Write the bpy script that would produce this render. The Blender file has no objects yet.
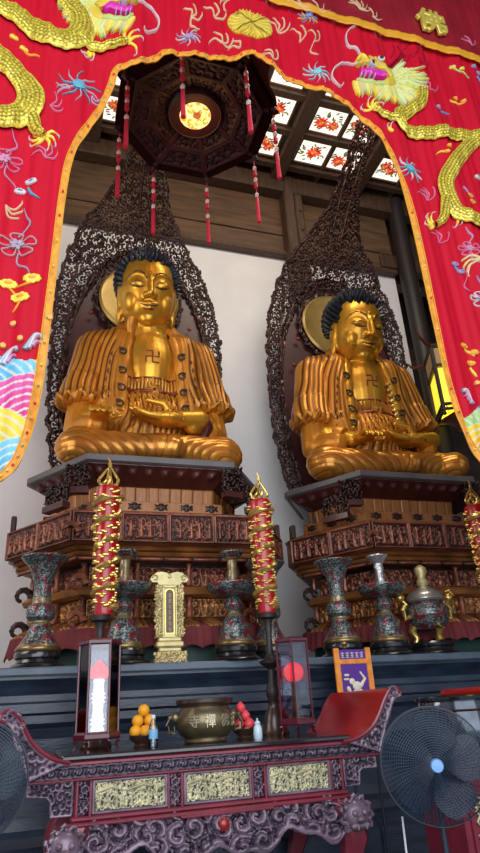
import bpy, math, random
import numpy as np
from mathutils import Vector, Matrix, noise
from mathutils.bvhtree import BVHTree
random.seed(7)
PI = math.pi
COL = bpy.context.scene.collection
# ------------------------------------------------------------------ camera model
FPX = 622.0
YAW, PIT, ROL = math.radians(18.6), math.radians(24.4), math.radians(-3.35)
CAM = Vector((0, 0, 1.5))
Fv = Vector((math.sin(YAW)*math.cos(PIT), math.cos(YAW)*math.cos(PIT), math.sin(PIT)))
r0 = Vector((math.cos(YAW), -math.sin(YAW), 0)); u0 = r0.cross(Fv)
Rv = math.cos(ROL)*r0 + math.sin(ROL)*u0
Uv = -math.sin(ROL)*r0 + math.cos(ROL)*u0
def ray(x, y): return FPX*Fv + (x-240)*Rv - (y-426.5)*Uv
def at(x, y, Y):
    d = ray(x, y); return CAM + d*(Y/d.y)
# ------------------------------------------------------------------ materials
MATS = {}
def mat(name, base=(.5,.5,.5), rough=.5, metal=0.0, low=None, nscale=0, namt=.25, bump=0, bscale=60,
        emis=None, estr=0, coat=0, spec=.5, alpha=None, sheen=0, detail=4, stretch=None, attr=None, trans=0, lo=.25, hi=.75):
    """low: second colour, mixed in by the surface's carved height attribute 'h' (shade painted into recesses and grooves, gilding on raised parts) or noise"""
    m = bpy.data.materials.new(name); m.use_nodes = True
    nt = m.node_tree; N = nt.nodes; L = nt.links
    b = N['Principled BSDF']
    b.inputs['Base Color'].default_value = (*base, 1)
    b.inputs['Roughness'].default_value = rough
    b.inputs['Metallic'].default_value = metal
    b.inputs['Coat Weight'].default_value = coat
    b.inputs['Coat Roughness'].default_value = .15
    b.inputs['Specular IOR Level'].default_value = spec
    b.inputs['Sheen Weight'].default_value = sheen
    col = None
    tc = N.new('ShaderNodeTexCoord'); src = tc.outputs['Object']
    if stretch:
        mp = N.new('ShaderNodeMapping'); mp.inputs['Scale'].default_value = stretch
        L.new(src, mp.inputs[0]); src = mp.outputs[0]
    if attr == 'col':
        a = N.new('ShaderNodeAttribute'); a.attribute_name = 'col'; col = a.outputs['Color']
    elif low is not None:
        a = N.new('ShaderNodeAttribute'); a.attribute_name = 'h'
        mr = N.new('ShaderNodeMapRange'); mr.inputs['From Min'].default_value = lo; mr.inputs['From Max'].default_value = hi
        L.new(a.outputs['Fac'], mr.inputs['Value'])
        mx = N.new('ShaderNodeMix'); mx.data_type = 'RGBA'
        mx.inputs[6].default_value = (*low, 1); mx.inputs[7].default_value = (*base, 1)
        L.new(mr.outputs[0], mx.inputs[0]); col = mx.outputs[2]
    if nscale:
        nz = N.new('ShaderNodeTexNoise'); nz.inputs['Scale'].default_value = nscale; nz.inputs['Detail'].default_value = detail
        L.new(src, nz.inputs['Vector'])
        mr2 = N.new('ShaderNodeMapRange'); mr2.inputs['From Min'].default_value = .3; mr2.inputs['From Max'].default_value = .7
        mr2.inputs['To Min'].default_value = 1-namt; mr2.inputs['To Max'].default_value = 1+namt
        L.new(nz.outputs[0], mr2.inputs['Value'])
        vm = N.new('ShaderNodeVectorMath'); vm.operation = 'SCALE'
        if col is None: vm.inputs[0].default_value = base
        else: L.new(col, vm.inputs[0])
        L.new(mr2.outputs[0], vm.inputs['Scale']); col = vm.outputs[0]
    if col is not None: L.new(col, b.inputs['Base Color'])
    if bump:
        nb = N.new('ShaderNodeTexNoise'); nb.inputs['Scale'].default_value = bscale; nb.inputs['Detail'].default_value = 3
        L.new(src, nb.inputs['Vector'])
        bp = N.new('ShaderNodeBump'); bp.inputs['Strength'].default_value = bump; bp.inputs['Distance'].default_value = .02
        L.new(nb.outputs[0], bp.inputs['Height']); L.new(bp.outputs[0], b.inputs['Normal'])
    if emis:
        b.inputs['Emission Color'].default_value = (*emis, 1); b.inputs['Emission Strength'].default_value = estr
        if attr == 'col' and col is not None: L.new(col, b.inputs['Emission Color'])
    if alpha is not None: b.inputs['Alpha'].default_value = alpha
    if trans: b.inputs['Transmission Weight'].default_value = trans
    MATS[name] = m
    return m
def glassmat(name, tint=(.9,.9,.95), gloss=.12, rough=.03):
    m = bpy.data.materials.new(name); m.use_nodes = True
    nt = m.node_tree; N = nt.nodes; L = nt.links
    for n in list(N):
        if n.type == 'BSDF_PRINCIPLED': N.remove(n)
    t = N.new('ShaderNodeBsdfTransparent'); t.inputs[0].default_value = (*tint, 1)
    g = N.new('ShaderNodeBsdfGlossy'); g.inputs['Roughness'].default_value = rough
    fr = N.new('ShaderNodeFresnel'); fr.inputs[0].default_value = 1.45
    ad = N.new('ShaderNodeMath'); ad.operation = 'ADD'; ad.inputs[1].default_value = gloss*.5
    L.new(fr.outputs[0], ad.inputs[0])
    mx = N.new('ShaderNodeMixShader'); L.new(ad.outputs[0], mx.inputs[0]); L.new(t.outputs[0], mx.inputs[1]); L.new(g.outputs[0], mx.inputs[2])
    L.new(mx.outputs[0], N['Material Output'].inputs[0]); MATS[name] = m
    return m
M = MATS
mat('plaster', (.88,.87,.87), .9, nscale=1.2, namt=.06)
mat('floor_stone', (.10,.10,.105), .5, nscale=3, namt=.2)
mat('ceiling_wood', (.05,.028,.017), .6, nscale=2, namt=.3, stretch=(1,8,1))
mat('beam_wood', (.085,.045,.026), .5, nscale=3, namt=.35, stretch=(6,6,1))
mat('board_wood', (.13,.070,.034), .55, nscale=1.5, namt=.35, stretch=(1,1,7))
mat('dark_wood', (.035,.022,.017), .4, nscale=4, namt=.3)
mat('plinth_stone', (.018,.030,.052), .34, nscale=3, namt=.45, bump=.12, bscale=14, stretch=(1,1,5), spec=.6)
mat('ledge_stone_lit', (.085,.115,.155), .4, nscale=4, namt=.25)  # paler copy of the plinth stone, light caught by the ledge painted in
mat('buddha_gold', (.72,.37,.035), .36, .68, nscale=3, namt=.12)
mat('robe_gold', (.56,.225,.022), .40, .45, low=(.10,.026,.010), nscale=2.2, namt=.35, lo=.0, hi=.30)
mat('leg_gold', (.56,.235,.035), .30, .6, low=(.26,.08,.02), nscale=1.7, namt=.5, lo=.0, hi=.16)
mat('face_line', (.035,.018,.010), .5)
mat('lip_red', (.22,.045,.02), .4, .4)
mat('hair_blue', (.012,.018,.026), .38, nscale=6, namt=.3)
mat('halo_gold', (.42,.28,.085), .38, .6, nscale=3, namt=.25)
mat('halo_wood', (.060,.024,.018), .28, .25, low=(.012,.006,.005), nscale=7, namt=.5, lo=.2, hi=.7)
mat('halo_board', (.062,.018,.020), .4, low=(.032,.010,.011), nscale=2, namt=.3)
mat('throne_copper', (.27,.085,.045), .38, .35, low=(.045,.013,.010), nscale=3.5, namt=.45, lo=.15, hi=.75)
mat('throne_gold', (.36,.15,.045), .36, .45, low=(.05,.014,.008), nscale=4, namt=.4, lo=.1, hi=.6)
mat('throne_orange', (.31,.115,.024), .38, .15, nscale=5, namt=.25, stretch=(9,1,1))
mat('throne_red', (.060,.013,.011), .4, nscale=3, namt=.35, coat=.3)
mat('throne_brown', (.040,.016,.012), .4, .1, low=(.014,.006,.005), nscale=6, namt=.4)
mat('throne_edge', (.11,.10,.10), .4, nscale=3, namt=.2)
mat('throne_green', (.006,.035,.028), .5)
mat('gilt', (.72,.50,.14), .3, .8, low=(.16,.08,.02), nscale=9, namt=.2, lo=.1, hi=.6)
mat('gilt_pale', (.60,.50,.24), .42, .45, low=(.30,.18,.05), nscale=9, namt=.2, lo=.1, hi=.6)
mat('maroon_cloth', (.16,.018,.024), .8, nscale=5, namt=.3)
mat('cloisonne', (.30,.33,.31), .3, .35, low=(.02,.026,.032), nscale=30, namt=.4, attr='col', coat=.3)
mat('brass_dark', (.28,.19,.08), .33, .8, nscale=8, namt=.3)
mat('black_lacquer', (.012,.012,.014), .22, coat=.5)
mat('curtain_red', (.56,.002,.020), .6, spec=.22, nscale=7, namt=.07, stretch=(4,1,.3))
mat('pelmet_red', (.27,.002,.012), .55, nscale=3, namt=.15)
mat('trim_orange', (.80,.31,.03), .55, nscale=14, namt=.3)
mat('band_yellow', (.80,.36,.02), .5, nscale=6, namt=.15, stretch=(.3,1,6))
mat('sequin_gold', (.88,.68,.08), .3, .3, low=(.30,.22,.02), nscale=45, namt=.5, lo=.15, hi=.6)
mat('embroidery', (1,1,1), .5, attr='col')
mat('char_gold', (.86,.66,.12), .32, .4)
mat('lantern_wood', (.030,.006,.007), .55, spec=.3, low=(.010,.003,.003), nscale=6, namt=.4, lo=.2, hi=.8)
mat('lantern_side', (.020,.005,.005), 1.0, spec=0.0)
mat('lantern_bulb', (1,.8,.45), .4, emis=(1,.62,.22), estr=1.25, attr='col')
mat('lantern_rim', (1,.95,.8), .5, emis=(1,.80,.45), estr=1.2)
mat('tassel_red', (.55,.012,.045), .6)
mat('tassel_bead', (.62,.50,.45), .35)
mat('panel_light', (.95,.92,.85), .5, emis=(1,.93,.80), estr=.9)
mat('flower_paint', (1,1,1), .6, attr='col', emis=(1,1,1), estr=.5)
mat('table_red', (.20,.018,.036), .32, coat=.35, nscale=5, namt=.25)
mat('scroll_red', (.38,.012,.010), .30, coat=.4, nscale=3, namt=.2)
mat('table_black', (.020,.016,.020), .12, coat=.8)
mat('table_carving', (.21,.145,.19), .32, .3, low=(.028,.016,.03), nscale=9, namt=.4, lo=.15, hi=.75)
mat('table_gold', (.56,.50,.30), .4, .3, low=(.030,.034,.065), nscale=14, namt=.3, lo=.3, hi=.5)
mat('candle_red', (.42,.004,.012), .3, coat=.5)
mat('lamp_frame', (.09,.010,.022), .3, coat=.4)
mat('lotus_red', (.9,.01,.015), .4, emis=(1,.01,.02), estr=.9)
mat('acrylic', (.85,.90,.86), .15, emis=(.85,.97,.92), estr=.85)
mat('orange_peel', (.95,.40,.015), .42, bump=.15, bscale=120)
mat('leaf_green', (.05,.16,.03), .5)
mat('peach_pink', (.72,.06,.075), .5, nscale=10, namt=.3)
mat('bowl_brown', (.05,.022,.015), .3, coat=.5)
mat('white_cap', (.75,.82,.88), .4)
mat('bottle_label', (.20,.45,.72), .5)
mat('ceramic_white', (.55,.66,.75), .25, coat=.5)
mat('censer_bronze', (.20,.155,.085), .32, .75, nscale=6, namt=.35)
mat('censer_letter', (.42,.37,.25), .35, .7)
mat('sign_orange', (.80,.27,.035), .6, nscale=15, namt=.2)
mat('sign_purple', (.10,.018,.26), .6)
mat('sign_cream', (.75,.68,.50), .6)
mat('lantern_yellow', (1,.8,.1), .5, emis=(1,.72,.04), estr=.95)
mat('lantern_silk', (.42,.29,.14), .7, emis=(1,.55,.2), estr=.06)
mat('palace_wood', (.026,.018,.016), .5)
mat('drum_metal', (.09,.10,.12), .12, .9, nscale=3, namt=.5)
mat('fan_wire', (.022,.035,.06), .45)
mat('fan_blade', (.018,.032,.065), .4, alpha=.75)
mat('fan_hub', (.20,.40,.85), .35)
mat('fan_plastic', (.02,.03,.05), .35)
mat('cable_white', (.7,.7,.72), .5)
glassmat('lamp_glass', (.80,.80,.86), .10)
glassmat('bottle_plastic', (.80,.88,.95), .2)
mat('spot_metal', (.6,.6,.6), .3, .8)
mat('spot_glow', (1,1,1), .5, emis=(1,.95,.85), estr=4)
mat('censer_lid', (.55,.55,.50), .3, .8)
# ------------------------------------------------------------------ object helpers
def link(o, parent=None):
    COL.objects.link(o)
    if parent is not None: o.parent = parent
    return o
def tag(o, label=None, cat=None, group=None, kind=None):
    if label: o['label'] = label
    if cat: o['category'] = cat
    if group: o['group'] = group
    if kind: o['kind'] = kind
    return o
def empty(name, loc=(0,0,0), rz=0, parent=None):
    o = bpy.data.objects.new(name, None); o.location = loc; o.rotation_euler = (0,0,rz); o.empty_display_size = .1
    return link(o, parent)
def thing(name, label, cat, loc=(0,0,0), rz=0, group=None):
    return tag(empty(name, loc, rz), label, cat, group)
def copy_tree(o, parent=None):
    c = o.copy(); COL.objects.link(c)
    if parent is not None: c.parent = parent
    for ch in list(o.children): copy_tree(ch, c)
    return c
def mesh_np(name, V, F, m, parent=None, smooth=True, h=None, col=None):
    me = bpy.data.meshes.new(name)
    me.from_pydata([tuple(v) for v in np.asarray(V).tolist()] if isinstance(V, np.ndarray) else V, [], F if not isinstance(F, np.ndarray) else F.tolist())
    if smooth: me.polygons.foreach_set('use_smooth', [True]*len(me.polygons))
    if h is not None:
        a = me.attributes.new('h', 'FLOAT', 'POINT'); a.data.foreach_set('value', np.asarray(h, dtype=np.float32))
    if col is not None:
        a = me.attributes.new('col', 'FLOAT_COLOR', 'POINT')
        c = np.ones((len(me.vertices), 4), dtype=np.float32); c[:, :3] = col
        a.data.foreach_set('color', c.ravel())
    me.update()
    me.materials.append(M[m] if isinstance(m, str) else m)
    return link(bpy.data.objects.new(name, me), parent)
class MB:
    def __init__(s): s.V = []; s.F = []; s.C = []; s.H = []; s.cur = (1,1,1); s.hh = 1.0; s.T = None
    def add(s, V, F):
        n = len(s.V)
        for v in V:
            v = Vector(v)
            if s.T is not None: v = s.T @ v
            s.V.append(tuple(v)); s.C.append(s.cur); s.H.append(s.hh)
        s.F += [tuple(i+n for i in f) for f in F]
        return s
    def box(s, x0, x1, y0, y1, z0, z1):
        V = [(x,y,z) for x in (x0,x1) for y in (y0,y1) for z in (z0,z1)]
        return s.add(V, [(0,1,3,2),(4,6,7,5),(0,4,5,1),(2,3,7,6),(0,2,6,4),(1,5,7,3)])
    def bbox(s, x0, x1, y0, y1, z0, z1, b=.01):     # box with chamfered vertical and top edges
        b = min(b, abs(x1-x0)*.45, abs(y1-y0)*.45, abs(z1-z0)*.45)
        def rg(z, i): return [(x0+i,y0+b,z),(x0+b,y0+i,z),(x1-b,y0+i,z),(x1-i,y0+b,z),(x1-i,y1-b,z),(x1-b,y1-i,z),(x0+b,y1-i,z),(x0+i,y1-b,z)]
        return s.loft([rg(z0, b*.9), rg(z0+b, 0), rg(z1-b, 0), rg(z1, b*.9)])
    def loft(s, rings, caps=True, closed=True):
        n = len(rings[0]); V = [p for r in rings for p in r]; F = []
        for i in range(len(rings)-1):
            for j in range(n if closed else n-1):
                k = (j+1) % n
                F.append((i*n+j, i*n+k, (i+1)*n+k, (i+1)*n+j))
        if caps and closed: F.append(tuple(range(n))[::-1]); F.append(tuple(range((len(rings)-1)*n, len(rings)*n)))
        return s.add(V, F)
    def lathe(s, prof, c=(0,0,0), n=24, sq=0, rot=0):
        rings = []
        for r, z in prof:
            rg = []
            for j in range(n):
                a = 2*PI*j/n + rot
                rg.append((c[0]+r*math.cos(a), c[1]+r*math.sin(a), c[2]+z))
            rings.append(rg)
        return s.loft(rings)
    def tube(s, pts, r, n=8, flat=1.0, up=None, taper=None):
        pts = [Vector(p) for p in pts]; rings = []
        for i, p in enumerate(pts):
            a = pts[max(0,i-1)]; b = pts[min(len(pts)-1,i+1)]; t = (b-a)
            if t.length < 1e-9: t = Vector((0,0,1))
            t.normalize()
            u = Vector(up) if up else (Vector((0,0,1)) if abs(t.z) < .9 else Vector((0,1,0)))
            x = t.cross(u)
            if x.length < 1e-6: x = t.cross(Vector((1,0,.1)))
            x.normalize(); y = x.cross(t).normalized()
            rr = r[i] if isinstance(r, (list, tuple)) else r
            rings.append([p + x*rr*math.cos(2*PI*k/n) + y*rr*flat*math.sin(2*PI*k/n) for k in range(n)])
        return s.loft(rings)
    def sphere(s, c, r, nu=12, nv=8, rot=None):
        if not isinstance(r, (tuple, list)): r = (r,r,r)
        c = Vector(c); V = []; F = []
        for i in range(1, nv):
            t = PI*i/nv
            for j in range(nu):
                a = 2*PI*j/nu
                v = Vector((r[0]*math.sin(t)*math.cos(a), r[1]*math.sin(t)*math.sin(a), r[2]*math.cos(t)))
                if rot is not None: v = rot @ v
                V.append(c+v)
        tp = Vector((0,0,r[2])); bt = Vector((0,0,-r[2]))
        if rot is not None: tp = rot @ tp; bt = rot @ bt
        V += [c+tp, c+bt]; T = len(V)-2; B = T+1
        for j in range(nu):
            k = (j+1) % nu
            F.append((T, j, k)); F.append((B, (nv-2)*nu+k, (nv-2)*nu+j))
            for i in range(nv-2): F.append((i*nu+j, (i+1)*nu+j, (i+1)*nu+k, i*nu+k))
        return s.add(V, F)
    def cap(s, a, b, ra, rb=None, n=12):           # tapered capsule
        rb = ra if rb is None else rb
        a = Vector(a); b = Vector(b); t = b-a; L = t.length; t.normalize()
        P = []; R = []
        for k in range(5):
            q = PI/2*k/4; P.append(a - t*ra*math.cos(q)); R.append(max(ra*math.sin(q), 1e-3))
        for k in range(5):
            q = PI/2*k/4; P.append(b + t*rb*math.sin(q)); R.append(max(rb*math.cos(q), 1e-3))
        # order guard
        return s.tube(P, R, n)
    def prism(s, poly, y0, y1):                    # XZ outline extruded along Y
        n = len(poly)
        V = [(p[0], y0, p[1]) for p in poly] + [(p[0], y1, p[1]) for p in poly]
        F = [tuple(range(n)), tuple(range(2*n-1, n-1, -1))] + [(i, i+n, (i+1) % n+n, (i+1) % n) for i in range(n)]
        return s.add(V, F)
    def build(s, name, m, parent=None, smooth=False, colors=False, hs=False):
        o = mesh_np(name, s.V, s.F, m, parent, False, h=s.H if hs or not colors else None, col=np.array(s.C) if colors else None)
        me = o.data
        import bmesh
        bm = bmesh.new(); bm.from_mesh(me); bmesh.ops.recalc_face_normals(bm, faces=bm.faces); bm.to_mesh(me); bm.free()
        if smooth:
            me.polygons.foreach_set('use_smooth', [True]*len(me.polygons))
            try: me.set_sharp_from_angle(angle=math.radians(42))
            except Exception: pass
        return o
# ------------------------------------------------------------------ pattern functions (numpy)
def rnd(ix, iy, seed, k=0):
    v = np.sin(ix*127.1 + iy*311.7 + seed*74.7 + k*53.3)*43758.5453
    return v - np.floor(v)
def vor(x, y, seed=0, jit=.35):
    cx, cy = np.floor(x), np.floor(y)
    best = np.full(x.shape, 9.0); sec = best.copy(); dx0 = np.zeros(x.shape); dy0 = dx0.copy(); rid = dx0.copy()
    for i in (-1,0,1):
        for j in (-1,0,1):
            gx, gy = cx+i, cy+j
            px = gx+.5+jit*(rnd(gx,gy,seed,1)*2-1); py = gy+.5+jit*(rnd(gx,gy,seed,2)*2-1)
            dx, dy = x-px, y-py; d = np.hypot(dx, dy)
            c = d < best
            sec = np.where(c, best, np.minimum(sec, d))
            best = np.where(c, d, best); dx0 = np.where(c, dx, dx0); dy0 = np.where(c, dy, dy0); rid = np.where(c, rnd(gx,gy,seed,3), rid)
    return best, sec, np.arctan2(dy0, dx0), rid
def scrolls(x, y, seed=0, turns=2.4):
    d, s, a, r = vor(x, y, seed)
    sg = np.where(r > .5, 1, -1)
    v = .5+.5*np.cos(2*PI*d*turns - sg*a + r*9)
    return v*np.clip((s-d)*6+.25, 0, 1)
def figures(x, y, seed=0):          # small standing figures, foliage and eaves: x in figure widths, y 0..1
    gx = np.floor(x); fx = x-gx-.5 + (rnd(gx, 0, seed, 5)-.5)*.25
    hgt = .62+.25*rnd(gx, 0, seed, 6)
    head = np.clip(1.25-np.hypot(fx/.13, (y-hgt)/.10), 0, 1)
    w = .10+.22*np.clip(hgt-y, 0, 1)
    body = np.clip(1.3-np.abs(fx)/w, 0, 1)*(y < hgt-.07)*(y > .06)
    arm = np.clip(1.2-np.abs(y-hgt+.2+fx*(rnd(gx,0,seed,7)*2-1))/.06, 0, 1)*(np.abs(fx) < .38)
    leaf = scrolls(x*1.7+3, y*2.2, seed+3, 1.6)*.55
    fold = .82+.18*np.cos(fx*40+y*5)
    return np.clip(np.maximum(np.maximum(head, body*fold), np.maximum(arm*.8, leaf)), 0, 1)
def surf(name, P, h, depth, m, parent=None, mask=None, thick=0, nrm=None, col=None, smooth=True, hstore=None):
    """P: (ny,nx,3) array; displaced by h*depth along the surface normal; mask over vertices cuts real holes"""
    P = np.asarray(P, dtype=float); ny, nx = P.shape[:2]
    if nrm is None:
        du = np.gradient(P, axis=1); dv = np.gradient(P, axis=0)
        n = np.cross(du, dv); n /= np.maximum(np.linalg.norm(n, axis=2, keepdims=True), 1e-9)
    else: n = np.broadcast_to(np.array(nrm, dtype=float), P.shape)
    V = (P + n*(h*depth)[..., None]).reshape(-1, 3)
    idx = np.arange(ny*nx).reshape(ny, nx)
    F = np.stack([idx[:-1,:-1], idx[:-1,1:], idx[1:,1:], idx[1:,:-1]], axis=-1).reshape(-1, 4)
    if mask is not None:
        k = (mask[:-1,:-1].astype(int)+mask[:-1,1:]+mask[1:,1:]+mask[1:,:-1]) >= 3
        F = F[k.reshape(-1)]
        used = np.unique(F); remap = np.full(ny*nx, -1); remap[used] = np.arange(len(used))
        V = V[used]; F = remap[F]; hs = (h if hstore is None else hstore).reshape(-1)[used]
        c = None if col is None else col.reshape(-1, 3)[used]
    else:
        hs = (h if hstore is None else hstore).reshape(-1); c = None if col is None else col.reshape(-1, 3)
    o = mesh_np(name, V, F, m, parent, smooth, h=hs, col=c)
    if thick:
        md = o.modifiers.new('thickness', 'SOLIDIFY'); md.thickness = thick; md.offset = -1
    return o
def quad(p00, p10, p01, nx, ny):
    p00, p10, p01 = map(np.array, (p00, p10, p01))
    u, v = np.meshgrid(np.linspace(0,1,nx), np.linspace(0,1,ny))
    P = p00 + u[...,None]*(p10-p00) + v[...,None]*(p01-p00)
    return u, v, P
def relief(name, p00, p10, p01, res, hf, depth, m, parent, thick=.02, mask=None):
    """p00 lower-left, p10 lower-right, p01 upper-left, seen from the front"""
    W = np.linalg.norm(np.array(p10, dtype=float)-np.array(p00, dtype=float)); H = np.linalg.norm(np.array(p01, dtype=float)-np.array(p00, dtype=float))
    nx, ny = max(6, int(W/res)), max(6, int(H/res))
    u, v, P = quad(p00, p10, p01, nx, ny)
    x, y = u*W, v*H
    h = hf(x, y, W, H)
    mk = mask(x, y, W, H, h) if mask else None
    return surf(name, P, h, depth, m, parent, mk, thick)
def framed(f, b):                   # raised border round a relief
    def g(x, y, W, H):
        e = np.minimum(np.minimum(x, W-x), np.minimum(y, H-y))
        return np.where(e < b, .9*np.sin(np.clip(e/b, 0, 1)*PI)**.5, f(x, y, W, H)*np.clip((e-b)/b*2, 0, 1))
    return g
# ================================================================== THE SETTING
WY = 9.3
def struct(o, kind='structure'): o['kind'] = kind; return o
b = MB(); b.box(-7, 12, -4, WY+.2, -.2, 0); struct(b.build('floor', 'floor_stone'))
b = MB(); b.box(-7, 6.85, WY, WY+.2, 0, 9.83); struct(b.build('wall_back', 'plaster'))
b = MB(); b.box(-7.2, -7, -4, WY+.2, 0, 12.2); struct(b.build('wall_left', 'plaster'))
b = MB(); b.box(11.8, 12, -4, WY+2.2, 0, 12.2); struct(b.build('wall_right', 'dark_wood'))
b = MB(); b.box(6.85, 12, WY+2, WY+2.2, 0, 12.2); struct(b.build('wall_rear_passage', 'dark_wood'))
b = MB(); b.box(6.85, 12, WY+.2, WY+2.0, -.2, 0); struct(b.build('floor_passage', 'floor_stone'))
b = MB(); b.box(-7.2, 12, -4, WY+2.2, 12.0, 12.2); struct(b.build('ceiling', 'ceiling_wood'))
# boarded upper wall: long boards with dark joints
b = MB()
for i in range(4):
    z0 = 9.83+i*.54
    b.bbox(-7, 6.85, WY-.06-(i%2)*.015, WY+.12, z0, z0+.525, .012)
struct(b.build('wall_upper_boards', 'board_wood'))
b = MB(); b.bbox(-7, 6.85, WY-.16, WY, 9.78, 9.9, .02); b.bbox(-7, 12, WY-.34, WY-.06, 11.35, 12, .03); struct(b.build('trim_1', 'beam_wood'))
b = MB(); b.bbox(6.5, 12, WY-.14, WY+.1, 9.95, 10.3, .02); b.bbox(6.6, 12, WY+.2, WY+.5, 7.9, 8.15, .02); b.bbox(6.9,12,WY+.3,WY+.6,9.9,12,.02); struct(b.build('trim_2', 'beam_wood'))
# posts
b = MB(); b.bbox(4.28, 4.50, WY-.36, WY-.06, 7.6, 12, .03); b.bbox(4.52, 4.72, WY-.30, WY-.06, 7.6, 12, .03)
for z in (9.9, 10.4, 10.9, 11.4): b.sphere((4.64, WY-.31, z), .035, 8, 6)
struct(b.build('trim_3', 'beam_wood'))
b = MB(); b.lathe([(.18,0),(.18,12)], (7.02, 9.05, 0), 24); struct(b.build('trim_4', 'palace_wood', smooth=True))
# ceiling grid: joists running back, purlins across, with coffers between
XS = [.80, 3.62, 4.70, 5.42, 6.50]     # coffer centres
YS = [6.72, 7.50, 8.27]
b = MB()
for x in (-1.35, .36, 2.33, 4.16, 5.96, 7.76, 9.56): b.bbox(x-.13, x+.13, 4.2, WY-.1, 11.60, 12, .02)
for x in (1.20, 3.26, 5.06, 6.86, 8.66, -.5): b.bbox(x-.04, x+.04, 4.2, WY-.1, 11.74, 12, .015)
struct(b.build('trim_5', 'beam_wood'))
b = MB()
for y in (5.55, 6.33, 7.11, 7.885, 8.70): b.bbox(-1.4, 9.6, y-.075, y+.075, 11.70, 12, .015)
struct(b.build('trim_6', 'beam_wood'))
def flower_mb(seed):
    rs = random.Random(seed); b = MB()
    def disc(cx, cy, rx, ry, a, c, z):
        b.cur = c; n = 10
        top = [(cx+rx*math.cos(t)*math.cos(a)-ry*math.sin(t)*math.sin(a), cy+rx*math.cos(t)*math.sin(a)+ry*math.sin(t)*math.cos(a), z) for t in [2*PI*k/n for k in range(n)]]
        b.loft([top, [(p[0], p[1], z+.004) for p in top]])
    reds = [(.62,.07,.02),(.78,.20,.05),(.55,.03,.03)]
    for k in range(26):
        a = rs.uniform(0, 2*PI); r = rs.uniform(.09, .25)
        disc(r*1.0*math.cos(a), r*.8*math.sin(a), .036, .015, a+rs.uniform(-.9,.9), rs.choice([(.08,.14,.07),(.16,.22,.10),(.30,.22,.06)]), -.004)
    for q in range(rs.choice([2,3,3])):
        cx, cy = rs.uniform(-.12,.12), rs.uniform(-.09,.09)
        for ring, (rr, nn) in enumerate(((.075,9),(.045,7))):
            for k in range(nn):
                a = 2*PI*k/nn+ring*.3
                disc(cx+rr*math.cos(a), cy+rr*math.sin(a), .036, .019, a, rs.choice(reds), -.009-ring*.004)
        disc(cx, cy, .02, .02, 0, (.75,.42,.08), -.018)
    return b
rown = ['row farthest from the back wall', 'middle row', 'row nearest the back wall']
PANELS = {}
protos = []
for s in range(3):
    p = empty('painted_ceiling_panel')
    q = MB(); q.box(-.31, .31, -.27, .27, 0, .03); q.build('light_panel', 'panel_light', p)
    q = MB()
    for (a, c, d, e) in ((-.34,-.31,-.31,.31),(.31,.34,-.31,.31),(-.31,.31,-.31,-.27),(-.31,.31,.27,.31)): q.box(a, c, d, e, -.03, .05)
    q.build('frame', 'board_wood', p)
    f = flower_mb(s*11+3); f.V = [(v[0]*1.2, v[1]*1.12, v[2]) for v in f.V]; f.build('painted_flower', 'flower_paint', p, colors=True)
    protos.append(p)
cnt = 0
def is_seen(x, y): return True
for r, y in enumerate(YS):
    for k in range(5):
        x = XS[k]
        if cnt < 3: p = protos[cnt]
        else: p = copy_tree(protos[(k*2+r) % 3]); p.scale = (1,1,1)
        p.location = (x, y, 11.80); p.rotation_euler = (0, 0, (PI if (k+r) % 2 else 0))
        colname = ['left of the lantern', 'just right of the lantern', 'second right of the lantern', 'behind the right mandorla tip', 'by the red canopy border at right'][k]
        tag(p, f'lit ceiling panel painted with red flowers, {rown[r]}, {colname}', 'ceiling light', 'painted flower panels in the ceiling grid'); cnt += 1
# stone plinth with mouldings, one long run under both thrones
prof = [(5.92,1.80),(5.90,1.82),(5.90,1.90),(5.92,1.915),(9.28,1.915),(9.28,0),(5.72,0),(5.72,.50),(5.76,.56),(5.82,.60),(5.90,.62),(5.96,.68),(6.02,.72),(6.04,.80),(6.04,1.36),(6.02,1.44),(5.98,1.48),(5.98,1.54),(5.95,1.56),(5.95,1.63),(6.0,1.65),(6.0,1.70),(5.96,1.76)]
n = len(prof); V = [(x, y, z) for x in (-6.9, 11.7) for (y, z) in prof]
F = [tuple(range(n))[::-1], tuple(range(n, 2*n))] + [(i, (i+1) % n, (i+1) % n+n, i+n) for i in range(n)]
pl = thing('stone_plinth', 'long dark blue stone plinth with stepped mouldings under both thrones', 'plinth', (2.4, 7, 0))
b = MB(); b.T = Matrix.Translation((-2.4,-7,0)); b.add(V, F); b.build('body', 'plinth_stone', pl)
b = MB(); b.T = Matrix.Translation((-2.4,-7,0)); b.bbox(-6.9, 11.7, 5.86, 6.1, 1.845, 1.9155, .012); b.build('ledge', 'ledge_stone_lit', pl)
PZ = 1.915
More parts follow.
